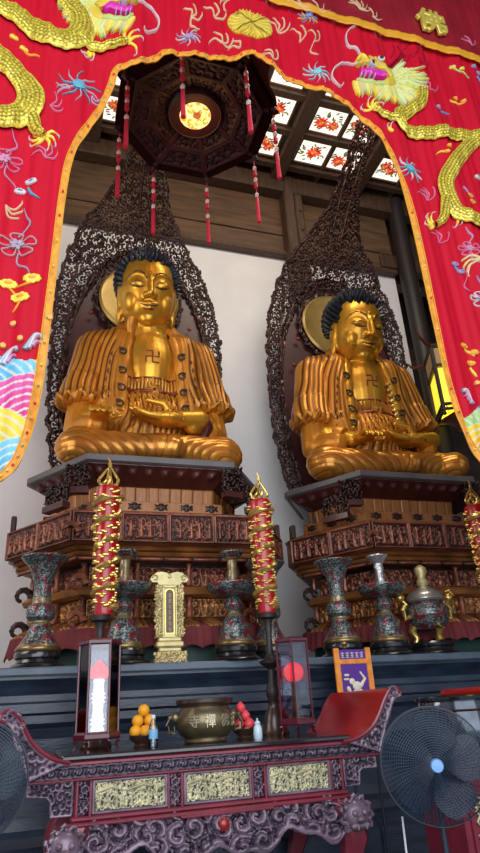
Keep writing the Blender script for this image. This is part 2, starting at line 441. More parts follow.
# ================================================================== THRONES
ZT = 4.18                           # top of the seat slab
def octo(a, c, s, yf, o=0.0):       # plan outline, front at y=yf; o pushes it outwards
    K = 1.5; a2 = a+o*.53; xe = a+c+o; y = yf-o; ym = yf+c*K-.3*o; yn = yf+c*K+s+.3*o; yb = yf+2*c*K+s+o
    return [(-a2,y),(a2,y),(xe,ym),(xe,yn),(a2,yb),(-a2,yb),(-xe,yn),(-xe,ym)]
def stack(b, plan, prof):           # prof: (z, o)
    b.loft([[(x, y, z) for x, y in octo(*plan, o)] for z, o in prof])
    return b
def faces3(plan, o):                # front, left and right chamfers, as (left, right) seen from outside
    p = octo(*plan, o)
    return [(p[0], p[1]), (p[7], p[0]), (p[1], p[2])]
def tier_reliefs(name, par, plan, z0, z1, o0, o1, res, hf, depth, m, thick=.03, inset=0.0, mask=None):
    for i, (pa, pb) in enumerate(faces3(plan, o0)):
        qa, qb = faces3(plan, o1)[i]
        pa, pb, qa, qb = [np.array(v) for v in (pa, pb, qa, qb)]
        d = (pb-pa)/np.linalg.norm(pb-pa)
        W = np.linalg.norm(pb-pa); H = math.hypot(z1-z0, o1-o0)
        nx, ny = max(8, int(W/res)), max(6, int(H/res))
        u, v = np.meshgrid(np.linspace(0,1,nx), np.linspace(0,1,ny))
        lo = pa[None,None]+u[...,None]*(pb-pa); hi = qa[None,None]+u[...,None]*(qb-qa)
        xy = lo*(1-v[...,None])+hi*v[...,None]
        P = np.concatenate([xy, (z0+(z1-z0)*v)[...,None]], axis=2)
        h = hf(u*W, v*H, W, H)
        surf(name, P, h, depth, m, par, None if mask is None else mask(u*W, v*H, W, H, h), thick)
def throne(cx, label, seed):
    t = thing('buddha_throne', label, 'throne', (cx, 7.3, PZ), 0, 'carved thrones on the stone plinth')
    dy = -7.3
    TP = (.98, .63, .20, 6.26+dy)    # wide relief tier plan
    SP = (.84, .62, .08, 6.58+dy)    # seat slab plan
    Z = lambda z: z-PZ
    # seat slab
    b = MB(); stack(b, SP, [(Z(4.085),-.01),(Z(4.10),.02),(Z(4.165),.02),(Z(4.18),0)]); b.build('seat_slab', 'throne_edge', t)
    # eave under the slab with curled brackets
    b = MB(); stack(b, SP, [(Z(3.90),-.36),(Z(4.03),-.10),(Z(4.085),-.04)]); b.build('eave', 'throne_red', t)
    def ribs(x, y, W, H):
        p = .155; f = ((x/p) % 1)-.5
        r = np.clip(1-np.abs(f)/.30, 0, 1)**.5
        return r*(.55+.45*np.cos(np.clip((y/H-.72)/.2, -1, 1)*PI)*(np.abs(f) < .25))
    tier_reliefs('eave_brackets', t, SP, Z(3.90), Z(4.075), -.34, -.02, .012, ribs, .055, 'throne_red')
    # varnished upright boards
    b = MB(); stack(b, SP, [(Z(3.60),-.36),(Z(3.92),-.34)]); b.build('waist_core', 'throne_brown', t)
    def planks(x, y, W, H):
        f = (x/.135) % 1
        return np.clip(np.sin(f*PI)*3, 0, 1)*.6+.4*(rnd(np.floor(x/.135), 0, seed) > .5)
    tier_reliefs('waist_boards', t, SP, Z(3.70), Z(3.91), -.345, -.325, .012, planks, .025, 'throne_orange')
    def leafband(x, y, W, H):
        f = ((x/.30) % 1)-.5; q = y/H-.5
        d = np.clip(1.2-np.hypot(f/.30, q/.42), 0, 1)
        return np.clip(d*(.6+.4*np.cos(np.arctan2(q, f)*8)), 0, 1)
    b = MB(); stack(b, SP, [(Z(3.58),-.20),(Z(3.70),-.20),(Z(3.71),-.22)]); b.build('leaf_band', 'throne_orange', t)
    tier_reliefs('leaf_pattern', t, SP, Z(3.59), Z(3.70), -.195, -.195, .010, leafband, .018, 'throne_brown', mask=lambda x, y, W, H, h: h > .12, thick=.01)
    # wide tier with story reliefs
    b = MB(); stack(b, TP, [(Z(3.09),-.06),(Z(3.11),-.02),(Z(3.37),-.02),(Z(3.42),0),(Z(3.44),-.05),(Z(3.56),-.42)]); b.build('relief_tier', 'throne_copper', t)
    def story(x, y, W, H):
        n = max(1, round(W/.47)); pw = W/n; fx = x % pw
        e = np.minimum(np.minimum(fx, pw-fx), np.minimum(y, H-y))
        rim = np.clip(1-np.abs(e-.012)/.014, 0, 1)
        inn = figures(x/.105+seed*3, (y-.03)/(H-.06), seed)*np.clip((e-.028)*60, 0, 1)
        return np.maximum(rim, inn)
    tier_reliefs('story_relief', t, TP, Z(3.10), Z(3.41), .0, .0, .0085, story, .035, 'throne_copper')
    # gilded roll mouldings
    b = MB(); stack(b, TP, [(Z(2.98),-.16),(Z(2.99),-.12),(Z(3.01),-.10),(Z(3.03),-.12),(Z(3.035),-.16),(Z(3.05),-.10),(Z(3.07),-.07),(Z(3.09),-.09),(Z(3.10),-.14)]); b.build('roll_moulding', 'throne_gold', t)
    def beads(x, y, W, H):
        f = (x/.30) % 1
        return np.clip(np.sin(f*PI)*1.6, 0, 1)*np.sin(np.clip(y/H, 0, 1)*PI)
    tier_reliefs('bead_moulding', t, TP, Z(2.935), Z(2.985), -.13, -.12, .010, beads, .03, 'throne_copper')
    # second and third carved bands, recessed, with posts
    b = MB(); stack(b, TP, [(Z(2.70),-.42),(Z(2.99),-.42)]); b.build('upper_band', 'throne_brown', t)
    def dense(x, y, W, H):
        return np.maximum(scrolls(x/.10, y/.10, seed+2, 1.8), .9*figures(x/.13, y/H, seed+5))
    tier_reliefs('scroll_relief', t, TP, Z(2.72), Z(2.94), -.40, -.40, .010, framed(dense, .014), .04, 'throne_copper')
    b = MB(); stack(b, TP, [(Z(2.60),-.30),(Z(2.62),-.22),(Z(2.66),-.20),(Z(2.70),-.24),(Z(2.72),-.34)]); b.build('ledge_moulding', 'throne_gold', t)
    b = MB(); stack(b, TP, [(Z(2.38),-.40),(Z(2.62),-.40)]); b.build('lower_band', 'throne_brown', t)
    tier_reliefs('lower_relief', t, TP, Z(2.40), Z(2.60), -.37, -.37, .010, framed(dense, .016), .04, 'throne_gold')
    for (pa, pb) in faces3(TP, -.30):
        L = math.hypot(pb[0]-pa[0], pb[1]-pa[1]); n = max(2, round(L/.5))
        for k in range(n+1):
            x = pa[0]+(pb[0]-pa[0])*k/n; y = pa[1]+(pb[1]-pa[1])*k/n
            q = MB(); q.lathe([(.03,Z(2.38)),(.045,Z(2.40)),(.028,Z(2.44)),(.035,Z(2.5)),(.022,Z(2.56)),(.045,Z(2.6))], (x, y, 0), 8); q.build('post', 'throne_copper', t, smooth=True); q = MB(); q.lathe([(.03,Z(2.72)),(.04,Z(2.75)),(.022,Z(2.80)),(.034,Z(2.86)),(.022,Z(2.91)),(.04,Z(2.95))], (x, y, 0), 8)
            q.build('post', 'throne_copper', t, smooth=True)
    # gilded lotus foot
    b = MB(); stack(b, TP, [(Z(2.14),-.20),(Z(2.20),-.17),(Z(2.28),-.18),(Z(2.36),-.24),(Z(2.40),-.34)]); b.build('foot', 'throne_red', t)
    def lotus(x, y, W, H):
        f = ((x/.26) % 1)-.5; q = y/H
        pet = np.clip(1.1-np.hypot(f/.48, (q-.1)/.9), 0, 1)**.5
        return pet*(.75+.25*np.cos(f*26+q*5))
    tier_reliefs('lotus_petals', t, TP, Z(2.27), Z(2.39), -.13, -.32, .010, lotus, .05, 'throne_gold')
    b = MB(); stack(b, TP, [(0,-.24),(Z(2.16),-.24)]); b.build('base_box', 'throne_green', t)
    # corner bracket wings of pierced carving
    def pierce(x, y, W, H, h):
        e = np.minimum(np.minimum(x, W-x), np.minimum(y, H-y))
        return (h > .30) | (e < .014)
    def wing(x, y, W, H):
        return scrolls(x/.075, y/.075, seed+8, 1.5)
    def plate(p, d, w, z0, z1):
        b = MB(); a = (p[0], p[1]); q = (p[0]+d[0]*w, p[1]+d[1]*w)
        relief('corner_wing', (a[0],a[1],z0), (q[0],q[1],z0), (a[0],a[1],z1), .0085, wing, .035, 'throne_brown', t, .035, pierce)
        # little stand the wing sits on
        m_ = MB(); nx, ny = -d[1], d[0]
        m_.loft([[(a[0]-nx*.05, a[1]-ny*.05, z), (q[0]-nx*.05, q[1]-ny*.05, z), (q[0]+nx*.05, q[1]+ny*.05, z), (a[0]+nx*.05, a[1]+ny*.05, z)] for z in (z0-.06, z0+.01)]); m_.build('wing_stand', 'throne_red', t)
    o1 = octo(*SP, -.06); r2 = math.sqrt(.5)
    plate((o1[0][0]-.26, o1[0][1]+.10), (.96,-.20), .27, Z(3.80), Z(4.08))
    plate((o1[1][0]-.10, o1[1][1]-.04), (.94,.2), .28, Z(3.80), Z(4.12))
    o2 = octo(*TP, -.16)
    plate((o2[7][0]*.62+o2[0][0]*.38, o2[7][1]*.62+o2[0][1]*.38), (.56,-.83), .36, Z(3.62), Z(3.86))
    plate((o2[1][0]+.08, o2[1][1]+.10), (.56,.83), .36, Z(3.60), Z(3.86))
    o3 = octo(*TP, -.02)
    for k in (7, 2):
        b = MB(); b.bbox(o3[k][0]-.05+.04*(k == 7), o3[k][0]+.05-.04*(k == 2), o3[k][1]-.05, o3[k][1]+.05, Z(3.42), Z(3.60), .012); b.build('corner_post', 'throne_brown', t)
    for z, o in ((3.25, 0), (2.78, -.22), (2.42, -.20)):      # curled hooks at the side corners
        for sx, k in ((-1, 0), (1, 1)) if z > 3 else ((-1, 0), (-1, 7), (1, 1), (1, 2)):
            p = octo(*TP, o)[k]; pts = []
            for i in range(9):
                a = i/8*1.5*PI
                rr = .10*(1-i/8*.6)
                pts.append((p[0]+sx*(.01+.11-rr*math.cos(a)*.9-.11*.9+.0), p[1]-.02, Z(z)-.06+rr*math.sin(a)))
            q = MB(); q.tube(pts, [.045*(1-i/8*.55) for i in range(9)], 8, .9); q.build('corner_hook', 'throne_brown' if k in (7, 2) else 'throne_copper', t, smooth=True)
    return t
C1, C2 = 1.26, 4.62
throne(C1, 'tiered carved red-brown wooden throne under the left Buddha, gold tablet standing before it', 3)
throne(C2, 'tiered carved red-brown wooden throne under the right Buddha, incense burner before it', 5)
# maroon scalloped skirts round the thrones
def skirt(cx, label):
    t = None
    TP = (.98, .63, .20, 6.26); p = octo(*TP, -.13); path = [p[6], p[7], p[0], p[1], p[2], p[3]]
    pts = []
    for a, q in zip(path, path[1:]):
        L = math.hypot(q[0]-a[0], q[1]-a[1]); n = max(2, int(L/.02))
        for k in range(n): pts.append((a[0]+(q[0]-a[0])*k/n, a[1]+(q[1]-a[1])*k/n))
    pts = np.array(pts); N = len(pts); s = np.arange(N)*.02
    tan = np.gradient(pts, axis=0); nr = np.stack([tan[:,1], -tan[:,0]], 1); nr /= np.linalg.norm(nr, axis=1, keepdims=True)
    ny = 16; P = np.zeros((ny, N, 3))
    for j in range(ny):
        v = j/(ny-1)
        wav = .012*np.sin(s*2*PI/.085)+.008*np.sin(s*2*PI/.21+1)
        off = (.012+.035*(1-v))+wav*(1-v*.6)
        P[j,:,:2] = pts+nr*off[:,None]-np.array([0,0])
        bot = 2.07+.035*np.abs(np.sin(s*PI/.20))
        P[j,:,2] = bot+(2.285-bot)*v
    P[:,:,0] += cx
    top = P[-1].copy(); top2 = top.copy(); top2[:, :2] -= nr*.10; top2[:,2] += .055
    P = np.concatenate([P, ((top+top2)/2)[None]+np.array([0,0,.006]), top2[None]], axis=0)
    o = surf('throne_skirt', P, np.zeros(P.shape[:2]), 0, 'maroon_cloth', None, None, .006)
    return tag(o, label, 'cloth', 'cloth skirts round the thrones')
skirt(C1, 'maroon scalloped cloth skirt around the foot of the left throne')
skirt(C2, 'maroon scalloped cloth skirt around the foot of the right throne')
# ================================================================== MANDORLAS
def mandorla(cx, label, seed, wv, wr=None):
    t = thing('flame_mandorla', label, 'mandorla', (cx, 8.35, ZT), 0, 'pierced wooden mandorlas behind the Buddhas')
    zs = [0,.5,1.2,2.0,2.8,3.5,4.1,4.6,5.0,5.4,5.8,6.2,6.5]
    zz = np.linspace(0, 6.5, 760)
    ws = np.interp(zz, zs, wv); wr_ = np.interp(zz, zs, wr if wr else wv)
    ww_ = .022*np.abs(np.sin(zz*9.5))+.012*np.sin(zz*23); ws = ws+ww_; wr_ = wr_+ww_
    def yoff(z): return -np.interp(z, [0,3.6,4.3,5.0,5.6,6.1,6.5], [0,-.0,.12,.50,1.1,1.75,2.1])*1.0
    def bend(z): return np.interp(z, [0,4.4,5.0,5.5,6.0,6.5], [0,4.4,4.98,5.42,5.85,6.2])
    nx = 330
    u = np.linspace(-1, 1, nx)
    U, Zg = np.meshgrid(u, zz)
    X = np.where(U < 0, U*ws[:,None], U*wr_[:,None])
    # fine pierced scrollwork
    P = np.stack([X, np.repeat(yoff(zz)[:,None], nx, 1), np.repeat(bend(zz)[:,None], nx, 1)], axis=2)
    sc = scrolls(X/.082+40, Zg/.082+seed, seed, 1.5)
    sc2 = scrolls(X/.30+10, Zg/.30, seed+4, 2.0)
    h = np.clip(.70*sc+.40*sc2*(.4+sc), 0, 1)
    edge = np.where(U < 0, (1+U)*ws[:,None], (1-U)*wr_[:,None])
    rim = np.clip(1-np.abs(edge-.035)/.035, 0, 1)
    rib = np.clip(1-np.abs(edge-.24)/.025, 0, 1)*(Zg < 4.2)
    spine = np.clip(1-np.abs(np.abs(X)-.10)/.03, 0, 1)*(Zg > 4.4)
    h = np.maximum(h, np.maximum(rim*.8, np.maximum(rib*.9, spine)))
    inner = ((X/1.14)**2+((Zg-1.78)/2.36)**2) < 1
    lowf = .5+.5*np.sin(X*5.1+2*np.sin(Zg*2.3))*np.sin(Zg*4.3+X); keep = ((h > .10+.12*lowf) | (rim > .2) | (rib > .3)) & ~(inner & (edge > .265))
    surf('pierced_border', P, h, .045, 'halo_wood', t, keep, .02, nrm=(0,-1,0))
    # inner board with raised scroll ring
    n = 64; V = []
    b = MB(); ring = [(1.17*math.cos(2*PI*k/n), 1.85+2.62*math.sin(2*PI*k/n)) for k in range(n)]
    ring = [(x, max(z, .01)) for x, z in ring]
    pts = []
    for p_ in ring:
        if not pts or (abs(p_[0]-pts[-1][0])+abs(p_[1]-pts[-1][1])) > 1e-4: pts.append(p_)
    b.prism(pts, -.0, .05); b.build('inner_board', 'halo_board', t)
    uu = np.linspace(0, 2*PI, 360); rr = np.linspace(.955, 1.0, 10)
    A, Rr = np.meshgrid(uu, rr)
    P = np.stack([-Rr*1.15*np.cos(A), np.full(A.shape, -.02), 1.85+Rr*2.60*np.sin(A)], axis=2)
    P[...,2] = np.maximum(P[...,2], .01)
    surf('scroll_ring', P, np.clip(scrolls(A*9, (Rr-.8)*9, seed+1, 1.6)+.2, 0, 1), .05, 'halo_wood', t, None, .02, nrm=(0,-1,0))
    # halo disc behind the head, ring of flames about it
    hz = 3.36
    b = MB(); b.T = Matrix.Translation((-.02, -.10, hz)) @ Matrix.Rotation(PI/2, 4, 'X')
    b.lathe([(.60,-.05),(.63,-.02),(.635,.02),(.60,.045),(.57,.03),(.2,.045),(.001,.05)], (0,0,0), 48); b.build('halo_disc', 'halo_gold', t, smooth=True)
    A, Rr = np.meshgrid(np.linspace(0, 2*PI, 300), np.linspace(.64, .71, 12))
    wr = Rr + .02*np.sin(A*18)*(Rr > .68)
    P = np.stack([-.02-wr*np.cos(A), np.full(A.shape, -.06), hz+wr*np.sin(A)], axis=2)
    hh = scrolls(A*4.2, (Rr-.64)*12, seed+6, 1.5)
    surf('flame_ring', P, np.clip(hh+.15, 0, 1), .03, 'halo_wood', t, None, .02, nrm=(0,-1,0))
    # painted bosses
    for k in range(10):
        a = math.radians(-20+k*24); b = MB(); b.sphere((.9*math.cos(a), -.09, 2.3+1.35*math.sin(a)), (.035,.03,.035), 8, 6); b.build('boss', 'lip_red', t, smooth=True)
    return t
mandorla(1.22, 'tall pierced dark wood mandorla behind the left Buddha, tip behind the octagonal lantern', 2, [1.02,1.18,1.28,1.31,1.32,1.30,1.18,.98,.66,.40,.26,.22,.15], [1.02,1.18,1.28,1.31,1.32,1.22,1.0,.64,.40,.26,.22,.21,.15])
mandorla(4.68, 'tall pierced dark wood mandorla behind the right Buddha, tip curling towards the ceiling lights', 9, [1.02,1.20,1.32,1.34,1.32,1.24,1.08,.86,.54,.28,.19,.19,.14], [1.02,1.18,1.28,1.30,1.34,1.34,1.14,.84,.50,.28,.19,.19,.14])
# ================================================================== BUDDHAS
def remesh(b, voxel, smooth=4):
    me = bpy.data.meshes.new('tmp'); me.from_pydata(b.V, [], b.F)
    import bmesh
    bm = bmesh.new(); bm.from_mesh(me); bmesh.ops.recalc_face_normals(bm, faces=bm.faces); bm.to_mesh(me); bm.free()
    o = bpy.data.objects.new('tmp', me); COL.objects.link(o)
    r = o.modifiers.new('r', 'REMESH'); r.mode = 'VOXEL'; r.voxel_size = voxel
    s = o.modifiers.new('s', 'SMOOTH'); s.iterations = smooth; s.factor = .5
    dg = bpy.context.evaluated_depsgraph_get(); dg.update()
    ev = o.evaluated_get(dg); out = bpy.data.meshes.new_from_object(ev)
    bpy.data.objects.remove(o); bpy.data.meshes.remove(me)
    n = len(out.vertices)
    V = np.empty(n*3, dtype=np.float64); out.vertices.foreach_get('co', V); V = V.reshape(-1, 3)
    N = np.empty(n*3, dtype=np.float64); out.vertices.foreach_get('normal', N); N = N.reshape(-1, 3)
    F = [tuple(p.vertices) for p in out.polygons]
    bpy.data.meshes.remove(out)
    return V, N, F
def bvh(V, F): return BVHTree.FromPolygons([tuple(v) for v in V], F)
def sgn(k): return 1 if k > 0 else -1
def finger(b, base, dirs, lens, r):
    p = Vector(base)
    for i, (d, L) in enumerate(zip(dirs, lens)):
        q = p+Vector(d).normalized()*L
        b.cap(p, q, r*(1-.1*i), r*(.9-.1*i), 10); p = q
def hand_rest(b, x, y, z, s):           # palm down on the knee, fingers forward over it
    b.sphere((x, y, z), (.135,.17,.06), 14, 10)
    b.cap((x+s*.02, y+.12, z+.03), (x+s*.10, y+.36, z+.16), .085, .10)
    for k, (fx, L) in enumerate(((-.10,.19),(-.034,.22),(.034,.21),(.10,.17))):
        fx *= s
        finger(b, (x+fx, y-.12, z), [(fx*.3,-1,-.05),(fx*.2,-1,-.55),(0,-.7,-1)], [L*.42,L*.36,L*.3], .036)
    finger(b, (x-s*.10, y+.03, z-.01), [(-s*1,-.7,-.1),(-s*.5,-1,-.35)], [.11,.10], .038)
def hand_lap(b, x, y, z, s):            # palm up on the lap, pointing across the body, thumb over
    b.sphere((x, y, z), (.23,.17,.085), 14, 10)
    b.cap((x+s*.14, y+.01, z+.02), (x+s*.42, y+.10, z+.08), .105, .125)
    for k, (fy, L) in enumerate(((-.12,.27),(-.05,.31),(.02,.30),(.085,.25))):
        finger(b, (x-s*.13, y+fy+.01, z-.01+.012*k), [(-s*1,-.1,.05),(-s*1,0,.32),(-s*.8,.1,.6)], [L*.46,L*.36,L*.30], .047)
    finger(b, (x+s*.02, y-.06, z+.05), [(-s*.7,-.1,1),(-s*1,.0,.15)], [.15,.20], .043)
def buddha(cx, label, variant):
    t = thing('buddha_statue', label, 'statue', (cx, 7.5, ZT), 0, 'gilded seated Buddhas')
    dz = -.16 if variant else 0
    hc = Vector((-.07, -.36, 2.69+dz)); HT = Matrix.Translation(hc) @ Matrix.Rotation(math.radians(-3 if not variant else 3), 4, 'Z') @ Matrix.Rotation(math.radians(21), 4, 'X') @ Matrix.Diagonal((1.02,1.05,1.07,1))
    # ---- body: one continuous surface, head to hands
    b = MB()
    b.T = HT
    b.sphere((0,.07,.08), (.375,.41,.45), 32, 24)
    b.sphere((0,.0,-.05), (.372,.385,.46), 32, 24)
    b.sphere((0,-.03,-.21), (.345,.345,.29), 28, 20)
    def fy(x, z, d=0):
        best = 0
        for (cy, cz, rx, ry, rz) in ((.0,-.05,.372,.385,.46),(-.03,-.21,.345,.345,.29)):
            q = 1-(x/rx)**2-((z-cz)/rz)**2
            if q > 0: best = min(best, cy-ry*math.sqrt(q))
        return (x, best-d, z)
    b.sphere(fy(0,-.40,-.07), (.12,.11,.085), 16, 12)
    for s in (-1, 1):
        b.sphere(fy(s*.19,-.19,-.10), (.13,.11,.15), 18, 12)
        b.tube([fy(s*x, z, .0) for x, z in ((.04,.07),(.08,.135),(.15,.165),(.22,.155),(.29,.09))], [.018,.022,.022,.018,.012], 8)
        b.sphere(fy(s*.155,.02,-.035), (.098,.055,.052), 16, 12)
        b.sphere(fy(s*.055,-.135,.035), (.045,.05,.035), 12, 8)
        b.sphere((s*.365,.05,-.05), (.042,.10,.21), 14, 12)
        b.sphere((s*.362,.02,-.32), (.042,.06,.12), 12, 10)
        b.cap(fy(0,-.232,.012),fy(s*.10,-.226,.0), .026, .013)
        b.cap(fy(0,-.285,.008),fy(s*.075,-.272,.0), .034, .016)
    b.cap(fy(0,.12,.0),fy(0,-.115,.075), .030, .048)
    b.T = None
    b.cap((hc.x,-.16,2.42+dz),(-.03,-.05,2.05), .275, .34, 20)
    for z in (2.24, 2.15):
        b.sphere((-.04,-.15+(2.24-z)*.2, z+dz*.7), (.300,.295,.042), 24, 8)
    b.sphere((0,.0,1.52), (.66,.40,.52), 24, 16)
    b.sphere((0,-.12,1.60), (.37,.365,.62), 24, 16)
    b.sphere((0,.02,.75), (.55,.40,.65), 20, 14)
    for s in (-1, 1):
        b.cap((s*.45,.05,1.62),(s*.80,-.05,1.0), .22,.17)
        b.cap((s*.80,-.05,1.0),(s*.74,-.30,.66), .17,.13)
    if variant == 0:
        b.cap((-.80,-.12,.85),(-.66,-.46,.66), .14,.10); hand_rest(b, -.68, -.66, .60, -1)
        b.cap((.76,-.2,.72),(.46,-.62,.55), .14,.10); hand_lap(b, .14, -.72, .58, 1)
    else:
        b.cap((-.80,-.12,.85),(-.50,-.50,.60), .14,.10); hand_rest(b, -.42, -.70, .56, -1)
        b.cap((.76,-.2,.72),(.60,-.52,.60), .14,.10); hand_lap(b, .36, -.62, .60, 1)
    V, N, F = remesh(b, .0135, 6)
    body = mesh_np('body', V, F, 'buddha_gold', t)
    tr = bvh(V, F)
    # ---- robe: sleeves, torso wrap, folded legs
    b = MB()
    for s in (-1, 1):
        b.cap((s*.27,.02,2.24),(s*.38,-.02,1.95), .19,.25, 20)
        b.cap((s*.24,.03,2.08),(s*.70,.03,1.90), .22,.27, 20)
        b.cap((s*.70,.03,1.90),(s*.84,-.05,1.18), .27,.26, 20)
        b.tube([(s*.82,-.05,1.35),(s*.85,-.07,1.15),(s*.86,-.09,.99),(s*.86,-.09,.96)], [.26,.29,.315,.27], 24)
        b.cap((s*.84,-.06,1.05),(s*.86,-.12,.62), .185,.20, 20)
        b.cap((s*.86,-.12,.60),(s*.70,-.46,.56), .19,.14, 20)
        b.cap((s*.42,-.13,1.92),(s*.48,-.22,.8), .25,.24, 20)
    b.sphere((0,.06,1.36), (.66,.44,.90), 28, 20)
    b.sphere((0,-.10,.72), (.58,.47,.55), 28, 20)
    V1, N1, F1 = remesh(b, .0135, 8)
    x, y, z = V1.T
    ax = np.abs(x)
    # falling folds on the sleeves, fanning from the shoulders
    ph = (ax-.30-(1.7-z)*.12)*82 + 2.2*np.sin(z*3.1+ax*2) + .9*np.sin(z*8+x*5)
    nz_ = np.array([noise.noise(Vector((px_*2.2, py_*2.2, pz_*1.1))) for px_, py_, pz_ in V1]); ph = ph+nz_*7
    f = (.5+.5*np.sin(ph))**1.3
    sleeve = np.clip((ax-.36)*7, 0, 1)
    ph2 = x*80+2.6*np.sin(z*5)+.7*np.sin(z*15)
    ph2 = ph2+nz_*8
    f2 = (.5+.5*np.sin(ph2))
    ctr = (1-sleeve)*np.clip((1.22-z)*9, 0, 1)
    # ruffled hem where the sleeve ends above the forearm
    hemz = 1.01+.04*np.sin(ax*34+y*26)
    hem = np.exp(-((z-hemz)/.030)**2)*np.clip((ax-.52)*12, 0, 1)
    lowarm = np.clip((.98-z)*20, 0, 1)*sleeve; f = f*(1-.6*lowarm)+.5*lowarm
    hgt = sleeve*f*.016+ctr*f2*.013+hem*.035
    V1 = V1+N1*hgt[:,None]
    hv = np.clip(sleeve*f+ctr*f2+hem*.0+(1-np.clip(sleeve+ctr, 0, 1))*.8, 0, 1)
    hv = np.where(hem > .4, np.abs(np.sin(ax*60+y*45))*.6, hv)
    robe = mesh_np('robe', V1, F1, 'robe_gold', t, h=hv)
    # ---- crossed legs under the robe
    b = MB()
    for s in (-1, 1):
        b.cap((s*.30,-.05,.32),(s*.88,-.42,.27), .29,.255, 20)
        b.sphere((s*.86,-.42,.255), (.30,.27,.25), 20, 14)
    b.cap((-.86,-.48,.23),(.18,-.80,.17), .235,.15, 20)
    b.cap((.86,-.46,.24),(.0,-.66,.24), .24,.17, 20)
    b.sphere((0,-.35,.2), (.75,.45,.22), 24, 14)
    if variant: b.cap((.80,-.50,.24),(.98,-.66,.25), .22,.19, 16)
    V2, N2, F2 = remesh(b, .0165, 8)
    V2[:,2] = np.maximum(V2[:,2], .012)
    x, y, z = V2.T
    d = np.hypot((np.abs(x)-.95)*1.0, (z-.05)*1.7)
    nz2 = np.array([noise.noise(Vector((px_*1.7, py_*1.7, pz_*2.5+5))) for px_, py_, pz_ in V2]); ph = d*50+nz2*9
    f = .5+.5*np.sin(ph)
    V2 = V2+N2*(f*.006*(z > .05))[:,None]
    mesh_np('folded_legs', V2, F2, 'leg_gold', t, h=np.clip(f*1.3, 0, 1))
    allV = np.concatenate([V, V1, V2]); o1 = len(V); o2 = o1+len(V1)
    allF = F+[tuple(i+o1 for i in f_) for f_ in F1]+[tuple(i+o2 for i in f_) for f_ in F2]
    full = bvh(allV, allF)
    def on(px, pz, tree=full, lift=.0):
        hit = tree.ray_cast(Vector((px,-3,pz)), Vector((0,1,0)))
        return Vector((px, hit[0].y-lift, pz)) if hit[0] is not None else Vector((px,-.5,pz))
    def onh(px, pz, lift=.0):          # on the face, in head coordinates
        o = HT @ Vector((px,-1.5,pz)); dd = (HT.to_3x3() @ Vector((0,1,0)))
        hit = tr.ray_cast(o, dd)
        return hit[0]-dd*lift if hit[0] is not None else HT @ Vector((px,-.4,pz))
    # ---- face lines
    for s in (-1, 1):
        b = MB(); b.tube([onh(s*px, pz, .004) for px, pz in ((.045,.07),(.08,.145),(.14,.185),(.20,.185),(.26,.145),(.305,.08))], [.005,.009,.012,.012,.009,.004], 6); b.build('eyebrow', 'face_line', t, smooth=True)
        b = MB(); b.tube([onh(s*px, pz, .003) for px, pz in ((.065,-.012),(.11,-.024),(.16,-.026),(.21,-.014),(.26,.014))], [.006,.012,.015,.012,.005], 6); b.build('eye', 'face_line', t, smooth=True)
        b = MB(); b.tube([onh(s*px, pz, .002) for px, pz in ((.07,.012),(.12,.048),(.18,.052),(.24,.03))], .0045, 6); b.build('eyelid_crease', 'face_line', t, smooth=True)
        b = MB(); b.tube([onh(s*px, pz, .002) for px, pz in ((.06,-.17),(.085,-.19),(.10,-.175))], .005, 6); b.build('nostril_line', 'face_line', t, smooth=True)
    b = MB(); b.tube([onh(px, pz, .003) for px, pz in ((-.115,-.238),(-.06,-.258),(0,-.262),(.06,-.258),(.115,-.238))], [.006,.010,.011,.010,.006], 6); b.build('mouth_line', 'face_line', t, smooth=True)
    b = MB(); b.tube([onh(px, pz, .004) for px, pz in ((-.055,-.300),(0,-.306),(.055,-.300))], [.012,.020,.012], 6, .6); b.build('lower_lip', 'lip_red', t, smooth=True)
    b = MB(); b.sphere(onh(0,.19), .018, 8, 6); b.build('forehead_mark', 'buddha_gold', t)
    # ---- hair of pointed snail curls
    b = MB(); b.T = HT
    b.sphere((0,.11,.15), (.38,.40,.36), 28, 18); b.sphere((0,.16,.44), (.22,.22,.15), 18, 12)
    n = 520
    for k in range(n):
        zq = 1-2*(k+.5)/n; a = k*2.39996; r = math.sqrt(1-zq*zq)
        dv = Vector((r*math.cos(a), r*math.sin(a), zq))
        p = Vector((dv.x*.39, .11+dv.y*.41, .15+dv.z*.37))
        if dv.z < -.55: continue
        if p.y < .02 and p.z < .335+.03*(abs(p.x)/.4)-(.55*max(0, abs(p.x)-.31)/.09 if abs(p.x) > .31 else 0): continue
        out = (dv+Vector((0,0,.25 if variant else .12))).normalized()
        L = .105 if variant else .080
        b.tube([p-out*.02, p+out*L*.35, p+out*L*.75, p+out*L], [.036,.034,.020,.006], 7)
    for k in range(60):
        zq = 1-(k+.5)/60; a = k*2.39996; r = math.sqrt(1-zq*zq)
        p = Vector((r*math.cos(a)*.22, .16+r*math.sin(a)*.22, .44+zq*.15)); out = Vector((r*math.cos(a), r*math.sin(a), zq+.3)).normalized()
        b.tube([p-out*.02, p+out*.03, p+out*.065, p+out*.085], [.034,.032,.018,.006], 7)
    b.build('hair', 'hair_blue', t, smooth=True)
    # ---- lapels with curled clasps down both sides of the chest
    for s in (-1, 1):
        path = [(s*.27,2.22+dz*.5),(s*.29,2.02),(s*.34,1.72),(s*.37,1.40),(s*.375,1.15),(s*.385,.95),(s*.40,.78)]
        b = MB(); ps = [on(px, pz, full, .012) for px, pz in path]
        fine = []
        for i in range(len(ps)-1):
            for k in range(6): fine.append(ps[i].lerp(ps[i+1], k/6))
        fine.append(ps[-1])
        b.tube(fine, [.055+.010*math.sin(i*.9) for i in range(len(fine))], 10, .45); b.build('lapel', 'buddha_gold' if variant else 'robe_gold', t, smooth=True)
